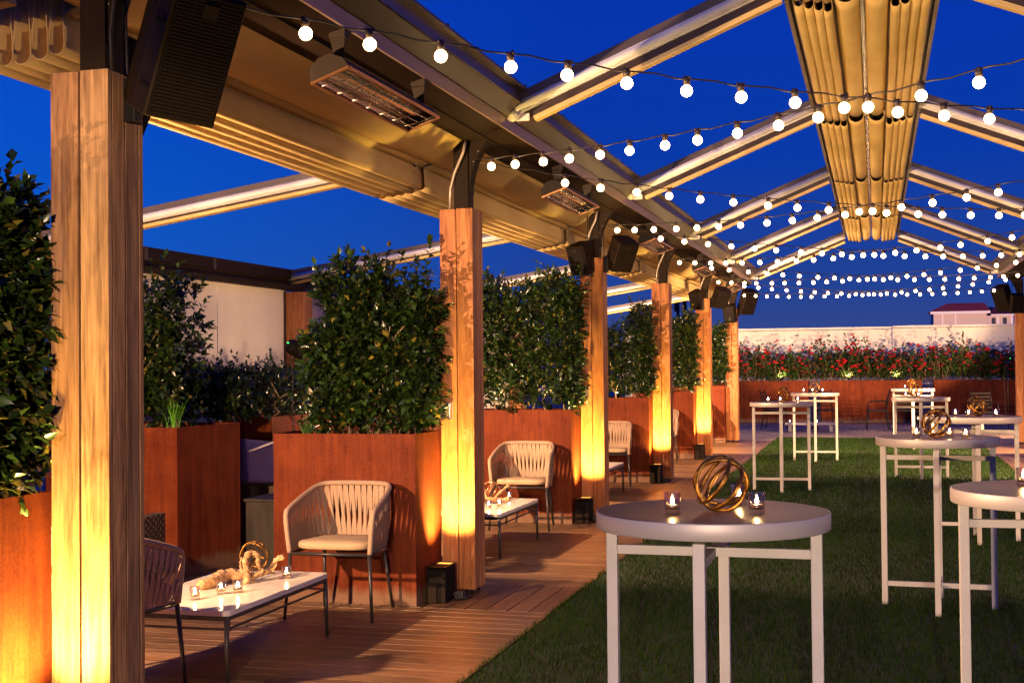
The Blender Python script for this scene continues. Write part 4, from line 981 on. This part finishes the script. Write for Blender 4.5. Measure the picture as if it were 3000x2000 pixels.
# ------------------------------------------------------------------ cocktail tables
TR, TH = .374, 1.067
def build_cocktail():
    t = bpy.data.objects.new('cocktail_table', None); COL.objects.link(t); n = 64
    m = MB(); m.lathe([(.001, TH), (TR - .006, TH), (TR - .004, TH - .001)], n, smooth=False); m.build('tabletop', 'laminate', t)
    m = MB(); m.lathe([(TR - .0045, TH - .0005), (TR - .001, TH - .001), (TR, TH - .004), (TR, TH - .05), (TR - .003, TH - .053), (.001, TH - .053)], n); m.build('edge_band', 'band', t)
    a = .328; k = .036
    for sx, sy in ((-1, 0), (1, 0), (0, -1), (0, 1)):
        m = MB(); m.box((sx * a, sy * a, (TH - .062) / 2), (k, k, TH - .064), ch=.003); m.build('leg', 'tleg', t)
    for z in (.935, .135):
        m = MB(); m.box((0, 0, z), (2 * a - k, .026, .03), ch=.002); m.build('brace', 'tleg', t)
        m = MB(); m.box((0, (a - k / 2 + .013) / 2, z - .002), (.026, a - k / 2 - .013, .028), ch=.002); m.box((0, -(a - k / 2 + .013) / 2, z - .002), (.026, a - k / 2 - .013, .028), ch=.002); m.build('brace', 'tleg', t)
    return t
kt = build_cocktail(); TG = 'round cocktail tables on the turf'
TB = [('front', (-.518, 4.247), .0, 'big round cocktail table front and centre, its feet below the picture', [(-.627, 4.117), (-.449, 4.427), (-.368, 4.167)], (-.488, 4.235)),
      ('right edge', (.635, 5.2), .05, 'round cocktail table cut off by the lower right corner', [(.531, 5.30)], None),
      ('orb', (.361, 8.66), -.06, 'round cocktail table right of centre with a tilted orb and three candles, second row', [(.233, 8.481), (.429, 8.501), (.518, 8.4)], (.355, 8.62)),
      ('behind', (.82, 11.95), -.02, 'round cocktail table half hidden behind the second-row table, near the right post', [(.645, 11.80), (.749, 11.72), (.965, 11.70)], (.82, 11.87)),
      ('left', (-1.125, 16.18), .06, 'nearer of the two cocktail tables standing at the left of the lawn', [(-1.259, 15.98), (-1.127, 16.10), (-.921, 16.188)], (-1.10, 16.36)),
      ('bright', (.563, 18.3), -.02, 'cocktail table with a bright right edge, third row right of centre', [(.371, 18.25), (.53, 18.12), (.711, 18.2)], (.50, 18.42)),
      ('far left', (-.943, 21.2), .04, 'farther of the two cocktail tables at the left of the lawn', [(-1.12, 21.25), (-.985, 21.35), (-.83, 21.35)], (-.95, 21.38)),
      ('last', (.62, 24.4), 0, 'farthest cocktail table, seen above the bright-edged one', [(.485, 24.2)], (.60, 24.45))]
ORBS = None
for i, (nm, (x, y), rz, lb, vs, orb) in enumerate(TB):
    if i == 0: kt.location = (x, y, 0); kt.rotation_euler = (0, 0, rz); tag(kt, lb, 'cocktail table', TG)
    else: dup(kt, (x, y, 0), rz, lb, TG)
    short = ['the big front cocktail table', 'the corner cocktail table', 'the second-row orb table', 'the table behind the second-row one', 'the nearer left lawn table', 'the bright-edged third-row table', 'the farther left lawn table', 'the farthest cocktail table'][i]
    for j, (a, b) in enumerate(vs): votive(a, b, TH, '%s lit votive candle on %s' % (['left', 'middle', 'right'][j], short) if len(vs) > 1 else 'single lit votive candle on %s' % short)
    if orb:
        if ORBS is None:
            ORBS = build_orb(.086, .0072, 17, 4); ORBS.location = (*orb, TH + .001); ORBS.rotation_euler = (0, 0, .12); tag(ORBS, 'antique gold ring orb on %s' % short, 'orb ornament', 'gold orb ornaments')
        else: dup(ORBS, (*orb, TH + .001), rnd.uniform(0, 6), 'antique gold ring orb on %s' % short, 'gold orb ornaments')

# ------------------------------------------------------------------ left background: screens, sofa, wicker chair, cabinet
def left_back():
    XE = -6.05
    e = thing('outer_eaves_beam', 'dark brown outer eaves beam with flat fascia along the left', 'beam', (XE, 0, 2.36))
    m = MB(); m.prism([(-.06, .12), (.05, .12), (.05, .225), (-.06, .225)], 2., YN[5] + .4); m.build('fascia', 'dbronze', e)
    m = MB(); m.prism([(-.05, 0), (.08, 0), (.08, .055), (.02, .06), (.02, .118), (-.05, .118)], 2., YN[5] + .4); m.build('gutter', 'dbronze', e)
    for y in (6.6, 9.9, 11.1, 14.6): 
        m = MB(); m.box((.053, y, .17), (.006, .05, .112)); m.build('joint_plate', 'bronze', e)
    for i, lb in ((1, 'pale roll-down fabric screen between the left hedge and the corner post'), (2, 'pale roll-down screen behind the broadleaf hedge'), (0, 'pale roll-down screen glimpsed through the left edge hedge'), (3, 'pale roll-down screen behind the loose hedge')):
        s = thing('roll_down_screen', lb, 'screen', (XE, YN[i] + .3, 0), 0, 'pale fabric screens')
        n = 16; vs = []; fs = []; L = S - .42
        for j in range(n + 1):
            for z in (.05, 1.2, 2.375): vs.append((.006 * math.sin(j * 1.3) , L * j / n, z))
        for j in range(n):
            for k in range(2): fs.append((3 * j + k, 3 * j + 3 + k, 3 * j + 4 + k, 3 * j + 1 + k))
        m = MB(); m.add(vs, fs, True); m.build('fabric', 'canvas_pale', s)
        m = MB(); m.box((.004, L * .63, 1.2), (.014, .012, 2.26)); m.build('seam', 'pipe', s)
        for yy in (.02, L):
            m = MB(); m.box((.01, yy, 1.2), (.03, .04, 2.3)); m.build('guide_rail', 'bronze', s)
    for i, lb in ((2, 'timber post at the end of the pale screen, left of the broadleaf hedge'), (3, 'timber post of the outer row behind the square hedge'), (4, 'timber post of the outer row behind the loose hedge')):
        p = thing('outer_post', lb, 'post', (XE + .1, YN[i], 0), 0, 'outer row posts')
        for k in range(2):
            for kk in range(2):
                m = MB(); q = rnd.uniform(.85, 1.05); m.box((-.06 + .12 * k, -.06 + .12 * kk, 1.19), (.117, .117, 2.3), ch=.002, col=(q, q, q)); m.build('board', 'post', p)
left_back()
def wicker_box(m, c, d, step=.022):
    """woven surface: small alternating raised strands over a solid core"""
    x0, y0, z0 = c[0] - d[0] / 2, c[1] - d[1] / 2, c[2] - d[2] / 2
    m.box(c, [k - .008 for k in d])
    for face in range(4):
        ax = (0, 0, 1, 1)[face]; s_ = (-1, 1, -1, 1)[face]; w = d[1 - ax]; nu = int(w / .03); nz = int(d[2] / step)
        for a in range(nu):
            for b in range(nz):
                off = .004 if (a + b) % 2 else 0
                u = -w / 2 + (a + .5) * w / nu; z = z0 + (b + .5) * d[2] / nz
                if ax == 0: m.box((c[0] + s_ * (d[0] / 2 - .003 + off * .6), c[1] + u, z), (.004, w / nu * .96, d[2] / nz * .8))
                else: m.box((c[0] + u, c[1] + s_ * (d[1] / 2 - .003 + off * .6), z), (w / nu * .96, .004, d[2] / nz * .8))
def lounge():
    a = thing('wicker_armchair', 'dark wicker armchair in shade just right of the weathered post', 'armchair', (-4.92, 7.15, 0))
    m = MB(); wicker_box(m, (0, .0, .47), (.62, .09, .44)); m.build('backrest', 'wicker', a)
    for sx in (-1, 1):
        m = MB(); wicker_box(m, (sx * .28, .36, .33), (.08, .62, .5)); m.build('arm', 'wicker', a)
    m = MB(); m.box((0, .38, .3), (.48, .58, .14), ch=.03); m.build('cushion', 'black', a)
    for sx in (-1, 1):
        for y in (.0, .66):
            m = MB(); m.box((sx * .28, y, .06), (.05, .05, .12)); m.build('leg', 'wicker', a)
    s = thing('wicker_sofa', 'dark wicker sofa with an indigo back cushion by the low hedge', 'sofa', (-5.0, 10.6, 0))
    m = MB(); wicker_box(m, (0, -.42, .36), (.75, .10, .36)); m.build('arm', 'wicker', s)
    m = MB(); m.box((0, .4, .25), (.75, 1.7, .3)); m.build('base', 'wicker', s)
    m = MB(); R = Matrix.Rotation(-.12, 3, 'Y'); m.box((-.05, .0, .69), (.16, 1.75, .36), Matrix.Rotation(-.1, 3, 'X') @ R, ch=.03); cu = m.build('cushion', 'blue', s)
    m = MB(); m.tube([(.04, -.86, .86), (.035, 0, .945), (.03, .86, 1.03)], .009, 6); m.build('piping', 'pipe', cu)
    b = thing('metal_cabinet', 'scuffed black metal cabinet between the two near planters', 'cabinet', (-4.04, 8.58, 0), .0)
    m = MB(); m.box((0, 0, .31), (.40, .62, .60), ch=.006); m.build('body', 'boxmetal', b)
    m = MB(); m.box((0, 0, .622), (.42, .64, .02), ch=.004); m.build('lid', 'boxmetal', b)
    m = MB(); m.box((.13, -.312, .31), (.006, .006, .58)); m.box((-.07, -.314, .13), (.05, .008, .035), ch=.002); m.build('latch', 'black', b)
lounge()

# ------------------------------------------------------------------ far end: planters, roses, wall, furniture, buildings
YB = 34.5
def rose(label, cx, w, seed, n):
    g = np.random.default_rng(seed); rr = random.Random(seed)
    o = thing('rose_bush', label, 'rose bush', (cx, YB + .35, PH - .05), 0, 'red rose bushes'); C = []; D = []; NN = []; LL = []; CC = []; m = MB(); fv = MB()
    tips = []
    for k in range(n):
        x = g.uniform(-.5, .5) * w; y = g.uniform(-.25, .25); h = g.uniform(.45, 1.02) * (1 + .12 * math.sin(x * 2.2 + seed)) * (.80 if g.random() < .75 else 1.08)
        b = np.array([x, y, 0.]); t = b + np.array([g.normal(0, .16), g.normal(-.08, .12), h]); mid = (b + t) / 2 + np.array([g.normal(0, .06), g.normal(0, .05), .04])
        if k % 3 == 0: m.tube([b, mid, t], [.005, .004, .002], 4)
        nl = g.integers(12, 20)
        for j in range(nl):
            s = .18 + .82 * (j + g.random()) / nl; p = (1 - s) ** 2 * b + 2 * s * (1 - s) * mid + s * s * t + g.normal(0, .035, 3)
            d = g.normal(0, 1, 3) + np.array([0, -.2, .25]); d /= np.linalg.norm(d); q = g.normal(0, .5, 3) + np.array([0, -.5, .8]); q /= np.linalg.norm(q)
            C.append(p); D.append(d); NN.append(q); LL.append(g.uniform(.06, .105)); cc = np.array([.022, .046, .009]) * g.uniform(.5, 1.5)
            if g.random() < .25: cc = np.array([.06, .03, .016]) * g.uniform(.6, 1.3)
            CC.append(cc)
        if g.random() < .36: tips.append(t)
        if g.random() < .10: tips.append(mid + np.array([0, -.2, .0]))
    v, f, c = leaves(np.array(C), np.array(D), np.array(NN), np.array(LL), np.array(LL) * .36, np.array(CC)); link('foliage', arrmesh('foliage', v, f, 'rleaf', c, True), o)
    m.build('stems', 'stem', o)
    def flower(p, r):
        for ring in range(3):
            for k in range(6):
                a = 2 * PI * k / 6 + ring * .5; tilt = .35 + ring * .4; u = V((math.cos(a), math.sin(a), 0)); s_ = V((-math.sin(a), math.cos(a), 0)); up = V((0, -.35, 1)).normalized()
                e = (u * math.cos(tilt) + up * math.sin(tilt)) * r * (1 - .18 * ring); cc = rr.uniform(.75, 1.25)
                fv.add([p, p + e * .6 + s_ * r * .42, p + e, p + e * .6 - s_ * r * .42], [(0, 1, 2, 3)], False, col=(cc, cc, cc))
    for t in tips:
        for q in range(1 if rr.random() < .6 else 2): flower(V(t) + V((rr.uniform(-.05, .05), rr.uniform(-.05, .03), rr.uniform(-.04, .04))), rr.uniform(.05, .08))
    fv.build('blossoms', 'petal', o)
    return o
for k, (x0, x1, lb, rl) in enumerate([(-4.9, -1.70, 'dark red rust planter under the roses at the far left end', 'red rose bush left in the row, above the left lawn tables'), (-1.40, 1.10, 'dark red rust planter in the middle of the far end', 'red rose bush in the middle of the far planter row'), (1.39, 4.6, 'dark red rust planter at the far right end', 'red rose bush right in the row, taller and full of flowers')]):
    planter(lb, (x0 + x1) / 2, YB + .35, x1 - x0, .7, 0, 1.075, 'rust planters at the far end')
    rose(rl, (x0 + x1) / 2, x1 - x0 + .25, 40 + k, int((x1 - x0) * 150))
for k, (x, lb) in enumerate([(-2.393, 'small lit spotlight under the left rose bush'), (-.696, 'small lit spotlight under the middle roses, left one'), (.473, 'small lit spotlight under the middle roses, brighter right one')]):
    build_spike(lb, x, YB + .12, PH - .03, (.05, .75, 1), 90)
w = thing('back_wall', 'long white stucco wall with a thin coping behind the roses', 'wall', (0, 36.2, 0))
m = MB(); m.box((-3.2, .1, 1.2), (7.2, .2, 2.42)); m.box((4.2, .1, 1.21), (7.56, .2, 2.44)); m.build('wall_face', 'plaster', w)
m = MB(); m.box((-3.2, .08, 2.455), (7.2, .28, .06), ch=.01); m.box((4.2, .08, 2.475), (7.56, .28, .06), ch=.01); m.build('coping', 'plaster', w)
def metal_chair():
    c = bpy.data.objects.new('metal_chair', None); COL.objects.link(c)
    m = MB(); m.box((0, 0, .45), (.46, .44, .03), ch=.01); m.build('seat', 'blackm', c)
    m = MB(); 
    for k in range(5): m.box((0, .20 + k * .02, .55 + k * .075), (.42, .012, .035))
    for sx in (-1, 1): m.tube([(sx * .21, .19, .45), (sx * .215, .235, .7), (sx * .21, .30, .92)], .012, 6)
    m.build('backrest', 'blackm', c)
    for sx in (-1, 1):
        m = MB(); m.tube([(sx * .21, -.2, .45), (sx * .235, -.23, 0)], .011, 6); m.build('leg', 'blackm', c)
        m = MB(); m.tube([(sx * .21, .19, .45), (sx * .235, .27, 0)], .011, 6); m.build('leg', 'blackm', c)
        m = MB(); m.tube([(sx * .235, .22, .66), (sx * .24, -.1, .66), (sx * .235, -.2, .62), (sx * .22, -.2, .45)], .010, 6); m.build('arm', 'blackm', c)
    return c
mc = metal_chair(); mc.location = (-2.3, 31.0, 0); mc.rotation_euler = (0, 0, 1.4); tag(mc, 'black metal chair behind the nearer left lawn table', 'chair', 'black metal chairs by the roses')
dup(mc, (.0, 30.7, 0), -1.5, 'black metal chair standing free before the middle rust planter'); dup(mc, (-1.15, 30.9, 0), .3, 'black metal chair behind the farther left lawn table')
dup(mc, (.62, 30.6, 0), 2.9, 'black metal chair behind the farthest cocktail table'); dup(mc, (2.2, 29.5, 0), .2, 'black metal chair near the right post')
bt = thing('low_bench', 'low pale bench with candles before the rust planters, between the left lawn tables', 'bench', (-1.45, 30.2, 0))
m = MB(); m.box((0, 0, .17), (1.1, .4, .04), ch=.005); m.build('top', 'tleg', bt)
for sx in (-1, 1):
    m = MB(); m.box((sx * .45, 0, .075), (.06, .34, .15)); m.build('leg', 'tleg', bt)
for k, x in enumerate((-1.9, -1.5, -1.3)): votive(x, 30.1, .19, ['left', 'middle', 'right'][k] + ' votive candle on the low bench before the planters')
bp = thing('low_bench', 'low pale bench lit from below near the right post', 'bench', (1.6, 30.3, 0)); 
m = MB(); m.box((0, 0, .3), (1.5, .45, .05), ch=.005); m.build('top', 'plaster', bp)
for sx in (-1, 1):
    m = MB(); m.box((sx * .6, 0, .14), (.06, .38, .27)); m.build('leg', 'plaster', bp)
# building beyond the wall
bd = thing('distant_building', 'distant stucco building with a red tiled hip roof beyond the wall', 'building', (7.2, 112, 0))
m = MB(); m.box((-.6, 3, 0), (4.1, 6, 11.1)); m.box((2.45, 2.4, -.1), (1.99, 5, 10.6)); m.build('walls', 'stuccof', bd)
m = MB(); a = [(-2.95, -.3, 5.62), (1.75, -.3, 5.62), (1.75, 6.4, 5.62), (-2.95, 6.4, 5.62)]
m.add(a + [(-1.5, 1.6, 6.33), (1.4, 1.6, 6.33), (1.4, 4.2, 6.33), (-1.5, 4.2, 6.33)], [(0, 1, 5, 4), (1, 2, 6, 5), (2, 3, 7, 6), (3, 0, 4, 7), (4, 5, 6, 7), (3, 2, 1, 0)]); 
m.add([(1.76, -.2, 5.4), (3.7, -.2, 5.3), (3.7, 5, 5.3), (1.76, 5, 5.4), (1.76, 2, 6.0), (3.2, 2, 5.9)], [(0, 1, 5, 4), (1, 2, 5), (2, 3, 4, 5), (3, 2, 1, 0)]); m.build('roof', 'tile', bd)
m = MB(); m.box((-.6, -.2, 5.5), (4.6, .35, .2)); m.box((2.7, -.2, 5.25), (1.9, .3, .12))
for x in (-1.95, -.95): m.box((x, -.04, 0), (.09, .12, 10.9))
for x in (2.3, 3.35): m.box((x, -.14, 0), (.16, .1, 10.3))
m.build('trim', 'trimf', bd)
for x in (1.95, 2.8):
    m = MB(); m.box((x, -.13, 4.75), (.3, .06, .55)); m.build('window', 'darkwin', bd)
lamp('facade_flood', 'SPOT', (5, 90, 1.5), 26000, (1, .66, .52), None, (7.5, 112, 5.5), 50)  # added light without a fixture, brightens the distant building
cell = thing('antenna_mast', 'far antenna mast with vertical panels seen past the fourth post', 'antenna mast', (-11.7, 80, 0))
m = MB(); m.tube([(0, 0, 0), (0, 0, 5.5)], .1, 8)
m.bar((-.45, 0, 5.0), (.5, 0, 5.0), .06, .06); m.bar((-.45, 0, 5.3), (.5, 0, 5.3), .06, .06); m.build('mast', 'blackm', cell)
for x in (-.4, -.15, .2, .38, .5):
    m = MB(); m.box((x, -.1, 5.1 + rnd.uniform(-.1, .1)), (.12, .1, rnd.uniform(.7, 1.0))); m.build('panel_antenna', 'trimf' if x in (.2, -.4) else 'blackm', cell)

# ------------------------------------------------------------------ sky
def world():
    w = bpy.data.worlds.new('World'); SC.world = w; w.use_nodes = True; nt = w.node_tree; ns = nt.nodes; ln = nt.links; ns.clear()
    out = N(ns, 'ShaderNodeOutputWorld'); bg = N(ns, 'ShaderNodeBackground'); ln.new(bg.outputs[0], out.inputs[0])
    sky = N(ns, 'ShaderNodeTexSky', sky_type='NISHITA'); sky.sun_disc = False; sky.sun_elevation = math.radians(-4.5); sky.sun_rotation = math.radians(-75); sky.ozone_density = 4.; sky.air_density = 1.
    tc = N(ns, 'ShaderNodeTexCoord'); sp = N(ns, 'ShaderNodeSeparateXYZ'); ln.new(tc.outputs['Generated'], sp.inputs[0])
    # dusk colours by height, greener blue toward the last light on the left
    r1 = N(ns, 'ShaderNodeValToRGB'); e = r1.color_ramp.elements
    e[0].position = 0.0; e[0].color = (.032, .050, .175, 1); e[1].position = .34; e[1].color = (.0005, .023, .31, 1)
    q = r1.color_ramp.elements.new(.06); q.color = (.011, .040, .22, 1); q = r1.color_ramp.elements.new(.15); q.color = (.002, .031, .285, 1)
    r2 = N(ns, 'ShaderNodeValToRGB'); e = r2.color_ramp.elements
    e[0].position = 0.0; e[0].color = (.010, .075, .40, 1); e[1].position = .34; e[1].color = (.001, .030, .42, 1)
    q = r2.color_ramp.elements.new(.1); q.color = (.002, .075, .44, 1)
    ln.new(sp.outputs['Z'], r1.inputs[0]); ln.new(sp.outputs['Z'], r2.inputs[0])
    mr = N(ns, 'ShaderNodeMapRange'); mr.inputs['From Min'].default_value = -.22; mr.inputs['From Max'].default_value = -.62; ln.new(sp.outputs['X'], mr.inputs['Value'])
    mx_ = N(ns, 'ShaderNodeMix', data_type='RGBA'); ln.new(mr.outputs[0], mx_.inputs['Factor']); ln.new(r1.outputs[0], mx_.inputs['A']); ln.new(r2.outputs[0], mx_.inputs['B'])
    ad = N(ns, 'ShaderNodeMix', data_type='RGBA', blend_type='ADD'); ad.inputs['Factor'].default_value = .015
    ln.new(mx_.outputs['Result'], ad.inputs['A']); ln.new(sky.outputs[0], ad.inputs['B'])
    ln.new(ad.outputs['Result'], bg.inputs[0]); bg.inputs[1].default_value = 1.35
world()

# ------------------------------------------------------------------ camera
cam = bpy.data.cameras.new('camera'); co = bpy.data.objects.new('camera', cam); COL.objects.link(co)
R_ = V((0.9631889, 0.2686638, -0.0093199)); U_ = V((0.0139207, -0.0152248, 0.9997872)); W_ = V((-0.2684648, 0.9631137, 0.0184044))
mt = Matrix((R_, U_, -W_)).transposed().to_4x4(); mt.translation = V((0, 0, 1.54)); co.matrix_world = mt
cam.sensor_width = 36; cam.lens = 3826.74 / 3000 * 36; cam.clip_start = .05; cam.clip_end = 2000
SC.camera = co
vs_ = SC.view_settings; vs_.view_transform = 'Standard'; vs_.look = 'None'; vs_.exposure = 0; vs_.gamma = 1
SC.cycles.use_denoising = True; SC.cycles.max_bounces = 6; SC.cycles.diffuse_bounces = 3; SC.cycles.glossy_bounces = 3; SC.cycles.transmission_bounces = 4; SC.cycles.transparent_max_bounces = 12
SC.cycles.sample_clamp_indirect = 6; SC.cycles.use_light_tree = True; SC.cycles.caustics_reflective = False; SC.cycles.caustics_refractive = False
